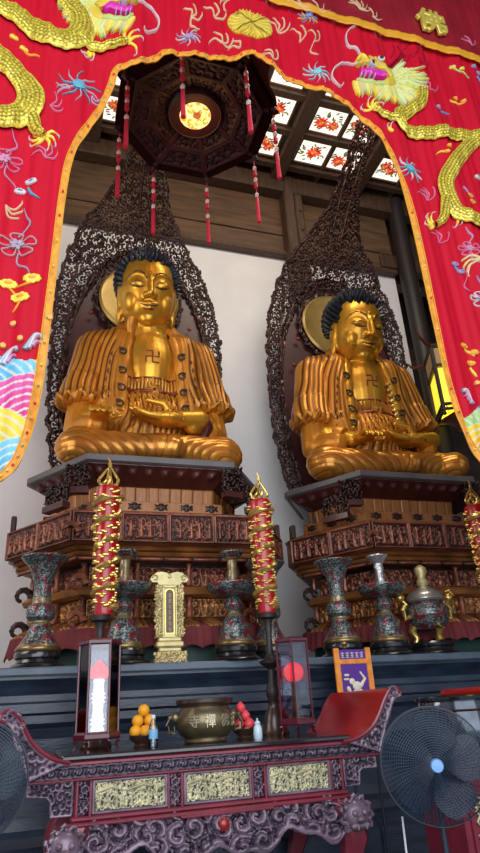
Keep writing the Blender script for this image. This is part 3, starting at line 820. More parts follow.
        for (px, pz) in ((s*.40,1.66),(s*.40,1.36),(s*.41,1.10),(s*.43,.86)):
            q = MB(); c = on(px, pz, full, .025)
            pts = [c+Vector((s*(.072-.005*i)*math.cos(i*.62+1), -.004*i*.5, (.060-.0043*i)*math.sin(i*.62+1))) for i in range(13)]
            q.tube(pts, [.016-.0007*i for i in range(13)], 7); q.build('clasp_curl', 'face_line', t, smooth=True)
        if not variant or s < 0:
            for k in range(7):         # dark carved cuts beside the lapel
                zc = 1.62-k*.13; q = MB(); x0 = s*(.52+.02*k)
                q.tube([on(x0, zc+.04, full, .002), on(x0+s*.018, zc, full, .004), on(x0, zc-.04, full, .002)], [.004,.013,.003], 6); q.build('fold_cut', 'face_line', t, smooth=True)
    # ---- sash and gathered under-robe on the chest
    def curve_on(z0, sag, w, n=13): return [on(-w+2*w*i/(n-1), z0-sag*(1-((i/(n-1))*2-1)**2), full, .008) for i in range(n)]
    b = MB(); b.tube(curve_on(1.12, .03, .33), .022, 8); b.build('waist_cord', 'lip_red', t, smooth=True)
    b = MB()
    for k in range(15):
        px = -.30+.60*k/14; q = on(px, 1.30+.02*math.sin(k*2), full, .010); q2 = on(px*1.02, 1.15, full, .012)
        b.tube([q, q.lerp(q2,.5)+Vector((0,-.012,0)), q2], [.012,.021,.016], 6)
    b.build('gathered_collar', 'robe_gold', t, smooth=True)
    b = MB(); b.tube(curve_on(1.32, .02, .31), .014, 6); b.build('collar_edge', 'lip_red', t, smooth=True)
    b = MB()
    for j in range(4):
        for k in range(11):
            px = -.30+.06*k; zt = 1.06-.13*j
            q = on(px, zt, full, .004); q2 = on(px+.015*math.sin(k*1.7+j), zt-.12, full, .006)
            b.tube([q, q.lerp(q2, .5)+Vector((.01*math.sin(k+j*2), -.014, 0)), q2], [.006,.017,.008], 6)
    b.build('skirt_folds', 'robe_gold', t, smooth=True)
    b = MB(); c = on(.02, 1.12, full, .03)
    for k in range(16):
        a = 2*PI*k/16; b.cap(c+Vector((.03*math.cos(a),0,.03*math.sin(a))), c+Vector((.10*math.cos(a),.01,.10*math.sin(a))), .015,.008, 6)
    b.build('knot', 'robe_gold', t, smooth=True)
    # ---- chest mark
    def strokes(segs, cxm, czm, sc, name):
        b = MB()
        for (x0,z0,x1,z1) in segs:
            p = on(cxm+x0*sc, czm+z0*sc, full, .002); q = on(cxm+x1*sc, czm+z1*sc, full, .002)
            b.tube([p, p.lerp(q, .5)+Vector((0,-.002,0)), q], .011, 6)
        b.build(name, 'lip_red', t, smooth=True)
    manji = [(0,-1,0,1),(-1,0,1,0),(0,1,-1,1),(0,-1,1,-1),(-1,0,-1,-1),(1,0,1,1)]
    strokes(manji, -.01, 1.60, .085, 'chest_mark')
    if variant:
        # strap of lotus-bud beads down his left side
        pts = [(.30,1.60),(.31,1.50),(.315,1.41),(.32,1.32),(.325,1.24),(.33,1.16),(.335,1.08),(.34,1.0),(.345,.92),(.35,.84),(.35,.77)]
        for i, (px, pz) in enumerate(pts):
            q = MB(); q.sphere(on(px, pz, full, .03), (.06,.035,.034), 12, 8); q.build('strap_bead', 'gilt' if i > 2 else 'halo_gold', t, smooth=True)
    if not variant:
        b = MB(); b.sphere((-.70,-.60,.655), (.10,.12,.045), 14, 10); b.sphere((-.60,-.60,.66), (.07,.09,.035), 12, 8); b.build('hand_glare', 'spot_metal', t, smooth=True)  # silver caps standing in for the bright glare on the hand
    # maroon cuffs
    for s in ((1,) if not variant else (1, -1)):
        if s > 0: a, c = ((.56,-.565,.575),(.64,-.495,.60)) if not variant else ((.74,-.42,.66),(.80,-.34,.70))
        else: a, c = (-.60,-.46,.64),(-.68,-.38,.70)
        b = MB(); b.tube([a, tuple((Vector(a)+Vector(c))/2), c], [.15,.165,.155], 20); b.build('cuff', 'throne_red' if s > 0 else 'robe_gold', t, smooth=True)
    return t
buddha(1.22, 'gilded seated Buddha with blue-black hair, left of the two, upright head', 0)
buddha(4.46, 'gilded seated Buddha with spiky dark hair, right of the two, bead strap on chest', 1)
# ================================================================== RED EMBROIDERED CANOPY (hangs in the plane y = 3.9)
CY = 3.9
def rip(x, z):       # soft hanging folds
    return .022*np.sin(x*9.5+.8*np.sin(z*.9))+.012*np.sin(x*23+z*.7)+.006*np.sin(x*61+z*.4)
def catmull(pts, n=8, closed=False):
    P = [np.array(p, dtype=float) for p in pts]; out = []
    m = len(P)
    for i in range(m-1):
        a = P[max(0,i-1)]; b = P[i]; c = P[i+1]; d = P[min(m-1,i+2)]
        for k in range(n):
            t = k/n
            out.append(.5*((2*b)+(-a+c)*t+(2*a-5*b+4*c-d)*t*t+(-a+3*b-3*c+d)*t**3))
    out.append(P[-1]); return out
def cxz(px, py): p = at(px, py, CY); return (p.x, p.z)
inner_px = [(-60,500),(-30,492),(0,481),(14,470),(24,452),(33,425),(40,392),(46,350),(52,300),(58,250),(64,200),(72,160),(88,130),(104,105),(112,88),(119,71),(140,66),(152,62),(168,53),(185,56),(205,60),(225,60),(252,56),(268,66),(290,80),(318,92),(340,101),(362,118),(380,140),(396,172),(408,210),(420,262),(433,325),(446,385),(462,430),(480,462),(500,482),(540,500)]
inner = catmull([cxz(*p) for p in inner_px], 10)
ip = np.array(inner)
cur = thing('dragon_canopy', 'red silk canopy embroidered with two golden dragons framing the altar', 'canopy', (1.9, CY, 8.9))
CT = Matrix.Translation((-1.9, -CY, -8.9))
def cmb():
    b = MB(); b.T = CT; return b
# cloth: rows from the scalloped edge outwards/upwards
ZTOP = 8.62
xs = np.arange(-2.6, 5.6, .022); zs_ = np.arange(2.2, ZTOP+.02, .022)
X, Zg = np.meshgrid(xs, zs_)
poly = np.concatenate([ip, [[ip[-1][0], 1.0], [ip[0][0], 1.0]]])
# inside opening test
ins = np.zeros(X.shape, dtype=bool)
n_ = len(poly); j = n_-1
for i in range(n_):
    xi, zi = poly[i]; xj, zj = poly[j]
    c = ((zi > Zg) != (zj > Zg)) & (X < (xj-xi)*(Zg-zi)/(zj-zi+1e-12)+xi)
    ins ^= c; j = i
keep = ~ins
botL = ip[0][1]; botR = ip[-1][1]
keep &= ~((X < ip[0][0]) & (Zg < botL)) & ~((X > ip[-1][0]) & (Zg < botR))
P = np.stack([X-1.9, rip(X, Zg), Zg-8.9], axis=2)
surf('cloth', P, np.zeros(X.shape), 0, 'curtain_red', cur, keep, .006, nrm=(0,-1,0))
# patterned orange border
def strip(pts, w0, w1, lift):
    """ribbon along pts (x,z); w0/w1 offsets either side"""
    a = np.array(pts); tg = np.gradient(a, axis=0); tg /= np.linalg.norm(tg, axis=1, keepdims=True)+1e-9
    nr = np.stack([-tg[:,1], tg[:,0]], 1)
    ns = 6; rows = []
    for k in range(ns):
        q = a+nr*(w0+(w1-w0)*k/(ns-1))
        rows.append(np.stack([q[:,0]-1.9, rip(q[:,0], q[:,1])-lift, q[:,1]-8.9], axis=1))
    return np.stack(rows, axis=0)
P = strip(inner, -.008, .040, .014)
surf('border', P, np.zeros(P.shape[:2]), 0, 'trim_orange', cur, None, .01, nrm=(0,-1,0))
for (w0, w1) in ((.039,.045), (-.013,-.007)):
    P = strip(inner, w0, w1, .02); surf('edge_cord', P, np.zeros(P.shape[:2]), 0, 'band_yellow', cur, None, .012, nrm=(0,-1,0))
EM = {}
def em(): return cmb()
def disc2(b, x, z, rx, rz, col, lift=.022, n=12, a=0, dome=.006):
    b.cur = col
    c = math.cos(a); s = math.sin(a)
    r1 = [(x+rx*math.cos(t)*c-rz*math.sin(t)*s, z+rx*math.cos(t)*s+rz*math.sin(t)*c) for t in [2*PI*k/n for k in range(n)]]
    def Y(px, pz, l): return CY+float(rip(px, pz))-l
    rg0 = [(p[0], Y(p[0],p[1],.004), p[1]) for p in r1]
    rg1 = [(p[0], Y(p[0],p[1],lift), p[1]) for p in r1]
    rg2 = [(x+(p[0]-x)*.55, Y(x+(p[0]-x)*.55, z+(p[1]-z)*.55, lift+dome), z+(p[1]-z)*.55) for p in r1]
    b.loft([rg0, rg1, rg2])
WF = .48
def stroke(b, pts, w, col, lift=.014, n=5, dome=.005):
    """thread stroke: pts (x,z) smoothed, w half width or list"""
    q = catmull(pts, n); m = len(q)
    if not isinstance(w, (list, tuple)): ww = [w*(.35+.65*math.sin(PI*min(1, (i+1)/(m)))**.5) for i in range(m)]
    else:
        w = [q_*WF for q_ in w]
        ww = list(np.interp(np.linspace(0,1,m), np.linspace(0,1,len(w)), w))
    b.cur = col; rings = []
    for i in range(m):
        a = q[max(0,i-1)]; c = q[min(m-1,i+1)]; t = c-a; L = math.hypot(*t)+1e-9; nx, nz = -t[1]/L, t[0]/L
        r = []
        for (o, l) in ((1,.003),(.9,lift*.8),(.45,lift+dome*.8),(0,lift+dome),(-.45,lift+dome*.8),(-.9,lift*.8),(-1,.003)):
            x = q[i][0]+nx*ww[i]*o; z = q[i][1]+nz*ww[i]*o
            r.append((x, CY+float(rip(x, z))-l, z))
        rings.append(r)
    b.loft(rings)
def P2(pts): return [cxz(*p) for p in pts]
GOLD=(.72,.50,.05); YEL=(.95,.72,.08); GRN=(.52,.60,.18); PGRN=(.70,.74,.38); BLU=(.14,.30,.62); CYA=(.12,.38,.50); WHT=(.72,.62,.62); PNK=(.72,.16,.28); MAG=(.72,.02,.42); ORG=(.92,.38,.04); DRED=(.32,.0,.02); LIL=(.38,.28,.46); CRM=(.78,.52,.30)
# ---- dragon bodies: domed sequin ribbons with a scale pattern
def body(par, pxs, ws, seed, name='dragon_body'):
    pts = catmull(P2(pxs), 14); a = np.array(pts); m = len(a)
    s = np.concatenate([[0], np.cumsum(np.linalg.norm(np.diff(a, axis=0), axis=1))])
    L = s[-1]; ns = int(L/.012)
    si = np.linspace(0, L, ns); a = np.stack([np.interp(si, s, a[:,0]), np.interp(si, s, a[:,1])], 1)
    w = np.interp(si/L, np.linspace(0,1,len(ws)), ws)
    tg = np.gradient(a, axis=0); tg /= np.linalg.norm(tg, axis=1, keepdims=True); nr = np.stack([-tg[:,1], tg[:,0]], 1)
    v = np.linspace(-1, 1, 22)
    Vv, S = np.meshgrid(v, si, indexing='ij')
    x = a[:,0][None]+nr[:,0][None]*w[None]*Vv; z = a[:,1][None]+nr[:,1][None]*w[None]*Vv
    lift = .020+.05*np.sqrt(np.clip(1-Vv**2, 0, 1))
    P = np.stack([x-1.9, rip(x, z)-lift, z-8.9], axis=2)
    # overlapping scales
    row = Vv*w[None]/.034; colm = S/.036
    off = (np.floor(row) % 2)*.5
    fx = (colm+off) % 1-.5; fy = row % 1-.5
    h = np.clip(1.15-np.hypot(fx/.52, fy/.52), 0, 1)
    h = np.where(np.abs(Vv) > .9, .75, h)
    return surf(name, P, h, .012, 'sequin_gold', par, None, 0, nrm=(0,-1,0))
dr1 = empty('dragon', parent=cur); dr2 = empty('dragon', parent=cur)
body(dr1, [(-25,-5),(0,8),(18,17),(36,31),(52,41),(68,44),(80,37),(82,24),(72,10),(58,-4),(40,-14)], [.10,.105,.11,.115,.12,.115,.11,.10,.10], 1)
body(dr1, [(-20,40),(-2,58),(14,72),(26,86),(31,100),(25,113),(8,119),(-20,122)], [.10,.11,.11,.11,.115,.11,.10], 2)
body(dr1, [(78,40),(94,47),(110,48),(126,44)], [.09,.06,.045,.03], 3, 'dragon_leg')
body(dr1, [(24,108),(32,120),(36,132),(44,140)], [.09,.06,.05,.03], 3, 'dragon_leg')
body(dr2, [(420,92),(419,104),(408,111),(399,118),(403,128),(416,134),(434,135),(455,136),(480,138),(505,140)], [.06,.075,.085,.09,.09,.085,.085,.085,.085], 4)
body(dr2, [(500,130),(474,142),(460,156),(450,170),(444,184),(448,200),(456,214),(470,221),(500,228)], [.06,.075,.08,.085,.085,.085,.085,.08], 5)
body(dr2, [(404,126),(394,122),(382,118),(372,112)], [.07,.05,.04,.03], 6, 'dragon_leg')
body(dr2, [(446,200),(444,210),(442,220),(434,226)], [.07,.055,.045,.03], 7, 'dragon_leg')
# silver piping beside the bodies
b = em()
for pxs in ([(48,12),(64,28),(76,30)],[(0,0),(30,16),(50,30)],[(8,112),(24,104),(36,104)]): pass
# claws
def claw(par, px, py, dirs, L=14, col=CRM):
    b = em()
    for d in dirs:
        a = math.radians(d); ex, ey = px+L*math.cos(a), py-L*math.sin(a)
        mx, my = px+L*.6*math.cos(a+.35), py-L*.6*math.sin(a+.35)
        stroke(b, P2([(px,py),(mx,my),(ex,ey)]), [.03,.032,.026,.006], YEL)
        stroke(b, P2([(ex,ey),(ex+3*math.cos(a-.9),ey-3*math.sin(a-.9)),(ex+5*math.cos(a-1.4),ey-5*math.sin(a-1.4))]), [.014,.012,.002], WHT)
    b.build('claw', 'embroidery', par, colors=True, smooth=True)
claw(dr1, 128, 45, (100,60,20,-50), 13); claw(dr1, 90, 48, (-60,-100,-130), 8); claw(dr1, 44, 138, (150,185,215,10,-30,-70), 13)
claw(dr2, 372, 110, (120,80,170,40), 9); claw(dr2, 436, 224, (110,140,165,200), 11); claw(dr2, 454, 216, (-40,-70), 9); claw(dr2, 392, 132, (150,110), 6)
# heads
def head(par, cx, cy, f, sc=1.0, rot=0):
    """f=+1 muzzle to the right of the picture, -1 to the left"""
    ca, sa = math.cos(rot), math.sin(rot)
    def q(x, y): X_, Y_ = x*sc*f, y*sc; return (cx+X_*ca-Y_*sa, cy+X_*sa+Y_*ca)
    def SP(pts): return P2([q(*p) for p in pts])
    rs = random.Random(5)
    b = em()
    for k in range(110):              # mane, fanning back and down from the cheek
        a = math.radians(110+k*1.6); r1 = rs.uniform(20, 32)*(1.25 if 22 < k < 74 else .85)
        x0, y0 = -6+6*math.cos(a), 2+5*math.sin(-a)
        c = rs.choice([GRN, PGRN, YEL, PGRN, GRN, (.75,.70,.22)])
        stroke(b, SP([(x0,y0),(x0+r1*.5*math.cos(a-.2),y0-r1*.5*math.sin(a-.2)*.8),(x0+r1*math.cos(a),y0-r1*math.sin(a)*.8)]), [.05,.055,.035,.006], c, .03)
    for k in range(40):              # beard strands along the jaw
        x0 = -12+k*1.0; c = rs.choice([PGRN, GRN, YEL, CRM])
        stroke(b, SP([(x0,9),(x0-3,15),(x0-7,rs.uniform(19,25))]), [.03,.035,.005], c, .03)
    b.build('mane', 'embroidery', par, colors=True, smooth=True)
    b = em()
    stroke(b, SP([(-12,-2),(0,-8),(12,-8),(22,-9),(27,-5)]), [.08,.13,.10,.07,.04], GOLD, .055)
    stroke(b, SP([(-8,7),(4,11),(16,11),(25,8)]), [.06,.075,.06,.03], GRN, .05)
    stroke(b, SP([(-14,0),(-10,6),(-4,9)]), [.10,.12,.07], GOLD, .05)
    stroke(b, SP([(20,-9),(26,-14),(30,-9)]), [.03,.05,.03], YEL, .06)
    for x, y in ((4,-14),(10,-13),(16,-13)): disc2(b, *SP([(x,y)])[0], .035, .03, (.75,.45,.05), .06)
    b.build('head', 'embroidery', par, colors=True, smooth=True)
    b = em(); stroke(b, SP([(-4,1),(4,0),(14,2),(24,1)]), [.06,.115,.095,.04], MAG, .06); b.build('mouth', 'embroidery', par, colors=True, smooth=True)
    b = em()
    for x in (8,13,18,22): stroke(b, SP([(x,7),(x+.6,4)]), [.014,.004], WHT, .075)
    for x in (10,16,22): stroke(b, SP([(x,-4),(x+.4,-1)]), [.014,.004], WHT, .075)
    b.build('teeth', 'embroidery', par, colors=True, smooth=True)
    for x, y in ((6,-12),(14,-4.5)):
        b = em(); disc2(b, *SP([(x,y)])[0], .04, .035, WHT, .09); disc2(b, *SP([(x,y)])[0], .022, .022, (.01,.01,.02), .10, dome=.01); b.build('eye', 'embroidery', par, colors=True, smooth=True)
    b = em()
    stroke(b, SP([(27,-8),(40,-8),(50,0),(52,10),(46,17),(40,19),(38,16)]), [.02,.022,.02,.018,.016,.012], WHT, .03)
    stroke(b, SP([(24,-12),(32,-22),(42,-28),(46,-40),(38,-46)]), [.018,.02,.018,.016,.010], WHT, .03)
    b.build('whisker', 'embroidery', par, colors=True, smooth=True)
    b = em()
    for dx in (0, 5): stroke(b, SP([(-4-dx,-12),(-12-dx,-22),(-16-dx,-30)]), [.03,.025,.005], DRED if f < 0 else GOLD, .04)
    b.build('antler', 'embroidery', par, colors=True, smooth=True)
head(dr1, 108, 10, 1, 1.0, .12)
head(dr2, 380, 78, -1, .92, .22)
b = em()
rs = random.Random(3)
for (px, py) in ((392,56),(398,60),(405,64),(412,58),(420,66),(414,72),(424,72),(404,50)):   # fine dark red flames
    stroke(b, P2([(px,py),(px+rs.uniform(2,6),py-rs.uniform(4,8)),(px+rs.uniform(-2,6),py-rs.uniform(8,14))]), [.012,.010,.003], (.40,.0,.03))
b.build('flame_stitching', 'embroidery', dr2, colors=True, smooth=True)
# ---- scattered motifs, each its own patch of embroidery
def cloudlet(px, py, s, c1, c2, tail=(8,4), n=2):
    b = em(); x, z = cxz(px, py)
    for i, (dx, dz) in enumerate([(0,0),(.11,-.055),(-.08,-.12)][:n]):
        dx *= s; dz *= s
        disc2(b, x+dx, z+dz, .075*s, .048*s, c1, .018, 16, -.2); disc2(b, x+dx, z+dz, .045*s, .026*s, c2, .026, 12, -.2)
    stroke(b, [(x+.02,z-.05),(x+tail[0]*.012*s, z-tail[1]*.02*s-.05),(x+tail[0]*.025*s, z-tail[1]*.03*s-.06)], [.018,.014,.003], c1)
    b.build('cloud', 'embroidery', cur, colors=True, smooth=True)

def cl3(pts, c1, c2, s, stem):
    b = em(); s *= .60
    for px, py in pts:
        x, z = cxz(px, py)
        for k in range(9):
            a = 2*PI*k/9; disc2(b, x+.055*s*math.cos(a), z+.034*s*math.sin(a), .026*s, .018*s, c1, .018, 8)
        disc2(b, x, z, .055*s, .034*s, c1, .024); disc2(b, x, z, .034*s, .018*s, c2, .032)
    for st in stem: stroke(b, P2(st), [.02,.022,.004], c2)
    b.build('fungus_cloud', 'embroidery', cur, colors=True, smooth=True)
cl3([(32,281),(8,283),(20,298)], YEL, ORG, 1.35, [[(32,284),(24,286),(12,286)],[(20,301),(16,307),(12,312)],[(8,286),(14,292),(14,296)]])
cl3([(31,182),(20,190)], WHT, CYA, .95, [[(28,187),(32,195),(40,201)]])
cl3([(465,345),(475,352),(472,362)], ORG, YEL, .9, [[(466,348),(472,352),(475,356)],[(472,366),(476,372),(478,376)]])
cl3([(14,38),(24,48)], YEL, ORG, .8, [[(24,50),(34,54),(40,57)]])
cl3([(473,68),(478,74)], LIL, BLU, .8, [[(476,78),(480,82),(484,84)]])
cl3([(437,110)], LIL, BLU, .8, [[(440,112),(446,113),(450,114)]])
cl3([(445,154),(447,149)], ORG, YEL, .7, [[(443,154),(439,153),(436,154)]])
cl3([(478,177)], WHT, CYA, .9, [])
cl3([(470,196),(472,202)], ORG, LIL, .8, [[(462,188),(466,192),(468,196)]])
cl3([(455,264),(461,272)], LIL, BLU, .8, [[(455,266),(458,270),(460,272)]])
cl3([(456,98),(463,102)], ORG, YEL, .7, [[(450,100),(456,102),(464,104)]])
cl3([(452,68),(460,72)], YEL, GRN, .7, [[(450,66),(456,72),(468,80)]])
def bat(px, py, s, c1, c2):
    b = em(); x, z = cxz(px, py)
    disc2(b, x, z, .05*s, .045*s, c1, .03)
    for k in range(10):
        a = 2*PI*k/10+.2; r = .17*s
        stroke(b, [(x,z),(x+r*.6*math.cos(a+.3), z+r*.6*math.sin(a+.3)),(x+r*math.cos(a), z+r*math.sin(a))], [.016,.014,.003], c2 if k % 2 else c1)
    b.build('flower_spray', 'embroidery', cur, colors=True, smooth=True)
bat(79, 88, 1.15, CYA, (.55,.40,.50)); bat(408, 171, 1.0, CYA, WHT); bat(188, 39, .75, LIL, WHT); bat(316, 75, .9, (.25,.55,.60), WHT); bat(307, 20, .7, BLU, ORG)
def knot(px, py, s, c1, c2):
    s *= .72; b = em(); x, z = cxz(px, py)
    for k in range(5):
        a = 2*PI*k/5+.4; r = .16*s
        stroke(b, [(x,z),(x+r*math.cos(a-.4),z+r*.8*math.sin(a-.4)),(x+r*1.15*math.cos(a),z+r*.9*math.sin(a)),(x+r*math.cos(a+.4),z+r*.8*math.sin(a+.4)),(x,z)], [.012,.014,.014,.014,.010], c1)
    for k in range(6): disc2(b, x+.04*s*math.cos(k), z+.035*s*math.sin(k), .03*s, .022*s, c2, .03, 8, k)
    stroke(b, [(x,z+.1*s),(x+.10*s,z+.25*s),(x+.06*s,z+.36*s),(x+.02,z+.48*s)], [.014,.016,.014,.004], c2)
    stroke(b, [(x+.02*s,z-.1*s),(x+.02*s,z-.22*s),(x+.12*s,z-.30*s),(x+.16*s,z-.42*s)], [.014,.016,.014,.004], c2)
    b.build('ribbon_knot', 'embroidery', cur, colors=True, smooth=True)
knot(17, 244, 1.05, (.60,.30,.34), (.42,.32,.42)); knot(5, 160, 1.0, PNK, (.60,.25,.40)); knot(468, 250, .8, PNK, (.60,.25,.40)); knot(480, 300, .8, WHT, LIL)
def spray(px, py, dirs, c, w=.012, L=12):
    b = em()
    for d in dirs:
        a = math.radians(d); ex, ey = px+L*math.cos(a), py-L*math.sin(a)
        stroke(b, P2([(px,py),(px+L*.6*math.cos(a-.5),py-L*.6*math.sin(a-.5)),(ex,ey),(ex+3*math.cos(a+1.2),ey-3*math.sin(a+1.2))]), [w,w*1.2,w,w*.3], c)
    b.build('flame_spray', 'embroidery', cur, colors=True, smooth=True)
for (px, py, dd, c, w, L) in ((190,22,(70,110,-60,20),CRM,.018,12),(214,18,(80,130,20),CRM,.02,13),(222,44,(170,120,60,20),CRM,.018,12),(278,30,(60,100,140,20),CRM,.018,12),(300,42,(80,120),CRM,.016,14),(272,62,(150,120,60),CRM,.016,11),(240,48,(170,120),CRM,.016,10),(230,-2,(200,240),CRM,.018,10),
        (50,108,(20,60,-20),PNK,.014,12),(45,160,(150,120,60,20),PNK,.014,13),(428,200,(120,150,60,100),PNK,.014,12),(440,242,(130,100,40),PNK,.012,12),(428,92,(20,120),PNK,.012,10),(92,95,(-20,-60),(.55,.40,.50),.012,9),(70,92,(160,190),(.55,.40,.50),.012,12),
        (6,205,(-20,-50,10),CRM,.016,16),(478,262,(170,200,230),(.75,.60,.25),.022,15),(466,280,(100,-80),PNK,.010,11),(312,46,(100,60,-80),CRM,.012,12),(330,12,(170,120),CRM,.014,10)):
    spray(px, py, dd, c, w, L)
# gold rosette medallion
b = em(); x, z = cxz(250, 27); R_ = .24
disc2(b, x, z, R_*1.02, R_*.84, GOLD, .02, 28)
for k in range(36):
    a = 2*PI*k/36
    stroke(b, [(x+.02*math.cos(a),z+.02*math.sin(a)),(x+R_*.6*math.cos(a+.12),z+R_*.5*math.sin(a+.12)),(x+R_*math.cos(a),z+R_*.82*math.sin(a))], [.006,.02,.018], YEL if k % 2 else (.66,.50,.10), .034)
for k in range(4):
    a = PI/4+k*PI/2; stroke(b, [(x,z),(x+R_*.9*math.cos(a), z+R_*.75*math.sin(a))], [.008,.014], (.45,.30,.03), .05)
b.build('medallion', 'embroidery', cur, colors=True, smooth=True)
# ---- rainbow sea waves at both lower corners
def waves(name, x0, x1, z0, topf, seed):
    st = .009
    xs = np.arange(x0, x1, st); zs = np.arange(z0, z0+1.6, st)
    X, Zg = np.meshgrid(xs, zs)
    col = np.ones(X.shape+(3,))*.8; done = np.zeros(X.shape, dtype=bool)
    pal = [((.92,.80,.10),(.90,.35,.02)),((.80,.82,.55),(.25,.60,.10)),((.85,.25,.55),(.75,.01,.30)),((.60,.80,.85),(.02,.40,.65)),((.75,.65,.85),(.28,.08,.50)),((.95,.80,.15),(.75,.60,.02)),((.65,.85,.35),(.20,.55,.08)),((.90,.50,.80),(.60,.02,.45)),((.45,.80,.90),(.01,.35,.62))]
    r = .40; row = 0
    z = z0-.3
    order = []
    while z < z0+1.35:
        for k in range(-2, 12):
            order.append((x0+k*.62+(row % 2)*.31, z, row*3+k))
        z += .23; row += 1
    for (cx, cz, i) in order:         # lower waves overlap the ones above
        d = np.hypot((X-cx)/1.0, (Zg-cz)/.92)
        m = (d < r) & (Zg > cz-.12) & ~done
        a, c2 = pal[(i*5+seed) % 9]; a = np.array(a); c2 = np.array(c2)
        q = (d/r)[..., None]; band = (np.floor(q*6) % 2)
        c = c2*(1-q*.8)+a*q*.8
        line = (np.abs((q*7) % 1-.5) > .36)
        c = np.where(line, np.array([.80,.76,.66]), c)
        c = np.where(band > 0, c, c*.8+a*.2)
        c = np.clip(c, 0, 1)**1.5
        col = np.where(m[..., None], c, col); done |= m
    keepw = done & (Zg < topf(X))
    # outside the border or opening is cut away
    ins = np.zeros(X.shape, dtype=bool); j = len(poly)-1
    for i in range(len(poly)):
        xi, zi = poly[i]; xj, zj = poly[j]
        ins ^= ((zi > Zg) != (zj > Zg)) & (X < (xj-xi)*(Zg-zi)/(zj-zi+1e-12)+xi); j = i
    keepw &= ~ins
    bL = ip[0][1] if x0 < 1 else ip[-1][1]
    keepw &= ~(((X < ip[0][0]) | (X > ip[-1][0])) & (Zg < bL))
    P = np.stack([X-1.9, rip(X, Zg)-.010, Zg-8.9], axis=2)
    surf(name, P, np.zeros(X.shape), 0, 'embroidery', cur, keepw, .004, nrm=(0,-1,0), col=col)
zl = cxz(20, 352)[1]
waves('sea_waves', -2.3, .4, 2.4, lambda x: zl-.03+.07*np.sin((x+.15)*3.3)+.04*np.sin(x*11), 2)
zr = cxz(475, 415)[1]
waves('sea_waves', 2.9, 5.2, 2.6, lambda x: zr+.02+.08*np.sin((x)*3.8)+.05*np.sin(x*11), 7)
def spume(px, py, s, fl=1):
    b = em()
    x, z = cxz(px, py)
    for k, c in enumerate([CYA, WHT, (.25,.45,.75), WHT]):
        pts = [(x+(-.10+.02*k)*s*fl, z-.14*s),(x+(-.04+.02*k)*s*fl, z-.02*s+.01*k),(x+(.02+.015*k)*s*fl, z+.08*s),(x+(.09)*s*fl, z+(.10-.012*k)*s),(x+(.11-.01*k)*s*fl, z+(.04)*s)]
        stroke(b, pts, [.03,.025,.018,.014,.006], c, .022+.004*k)
    stroke(b, [(x,z-.10*s),(x+.05*s*fl,z-.02*s),(x+.10*s*fl,z-.04*s)], [.03,.02,.004], (.75,.35,.60), .03)
    b.build('wave_crest', 'embroidery', cur, colors=True, smooth=True)
WF = .5
spume(8, 355, .55); spume(33, 343, .55); spume(467, 396, .5, -1)
b = em()
for px, py in ((20,341),(13,324),(3,346),(478,382),(50,320)): disc2(b, *cxz(px,py), .02, .02, (.90,.45,.12), .03)
b.build('pearl', 'embroidery', cur, colors=True, smooth=True)
# flowers along the border
rs = random.Random(9); b = em()
for i in range(6, len(inner)-6, 5):
    x, z = inner[i]; tg = inner[i+1]-inner[i-1]; L = math.hypot(*tg); nx, nz = -tg[1]/L, tg[0]/L
    disc2(b, x+nx*.016, z+nz*.016, .009, .009, rs.choice([(.80,.10,.08),(.9,.7,.15),(.85,.45,.25),(.55,.60,.20)]), .034, 8)
b.build('border_pattern', 'embroidery', cur, colors=True, smooth=True)
# ---- pelmet above with its yellow band
X, Zg = np.meshgrid(np.arange(-2.6, 5.6, .03), np.linspace(8.56, 10.4, 60))
P = np.stack([X-1.9, .5*rip(X, Zg)-.045, Zg-8.9], axis=2)
surf('pelmet', P, np.zeros(X.shape), 0, 'pelmet_red', cur, None, .008, nrm=(0,-1,0))
X, Zg = np.meshgrid(np.arange(-2.6, 5.6, .03), np.linspace(8.49, 8.62, 6))
P = np.stack([X-1.9, .5*rip(X, Zg)-.06, Zg-8.9], axis=2)
surf('yellow_band', P, np.zeros(X.shape), 0, 'band_yellow', cur, None, .012, nrm=(0,-1,0))
def pxz(px, py): p = at(px, py, CY-.1); return (p.x, p.z)
_rip = rip
def rip(x, z): return .5*_rip(np.asarray(x, dtype=float), np.asarray(z, dtype=float))-.05
b = em()
for (px, py, d) in ((362,6,(80,110,50,140,20,160)),(374,14,(60,100,20)),(302,2,(170,120,20,-30)),(320,6,(20,60,120)),(474,42,(160,120,60))):
    x0, z0_ = pxz(px, py)
    for q in d:
        a = math.radians(q); stroke(b, [(x0,z0_),(x0+.08*math.cos(a-.4),z0_+.08*math.sin(a-.4)),(x0+.16*math.cos(a),z0_+.16*math.sin(a))], [.016,.014,.004], CRM if px != 474 else PNK)
b.build('pelmet_sprays', 'embroidery', cur, colors=True, smooth=True)
# the character on the pelmet, sequinned
def glyph(name, ch, size, loc, rot, m, parent, ext=.01, bev=.004):
    cu = bpy.data.curves.new(name, 'FONT'); cu.body = ch; cu.size = size; cu.align_x = 'CENTER'; cu.align_y = 'CENTER'; cu.extrude = ext; cu.bevel_depth = bev; cu.offset = 0
    o = bpy.data.objects.new(name, cu); COL.objects.link(o)
    dg = bpy.context.evaluated_depsgraph_get(); dg.update()
    me = bpy.data.meshes.new_from_object(o.evaluated_get(dg))
    bpy.data.objects.remove(o); bpy.data.curves.remove(cu)
    me.materials.clear(); me.materials.append(M[m])
    o = bpy.data.objects.new(name, me); link(o, parent); o.location = loc; o.rotation_euler = rot
    return o
x0, z0_ = pxz(433, 22)
glyph('gold_character', '\u4f5b', .42, (x0-1.9, -.08, z0_-8.9), (PI/2, 0, 0), 'char_gold', cur, .012, .014)
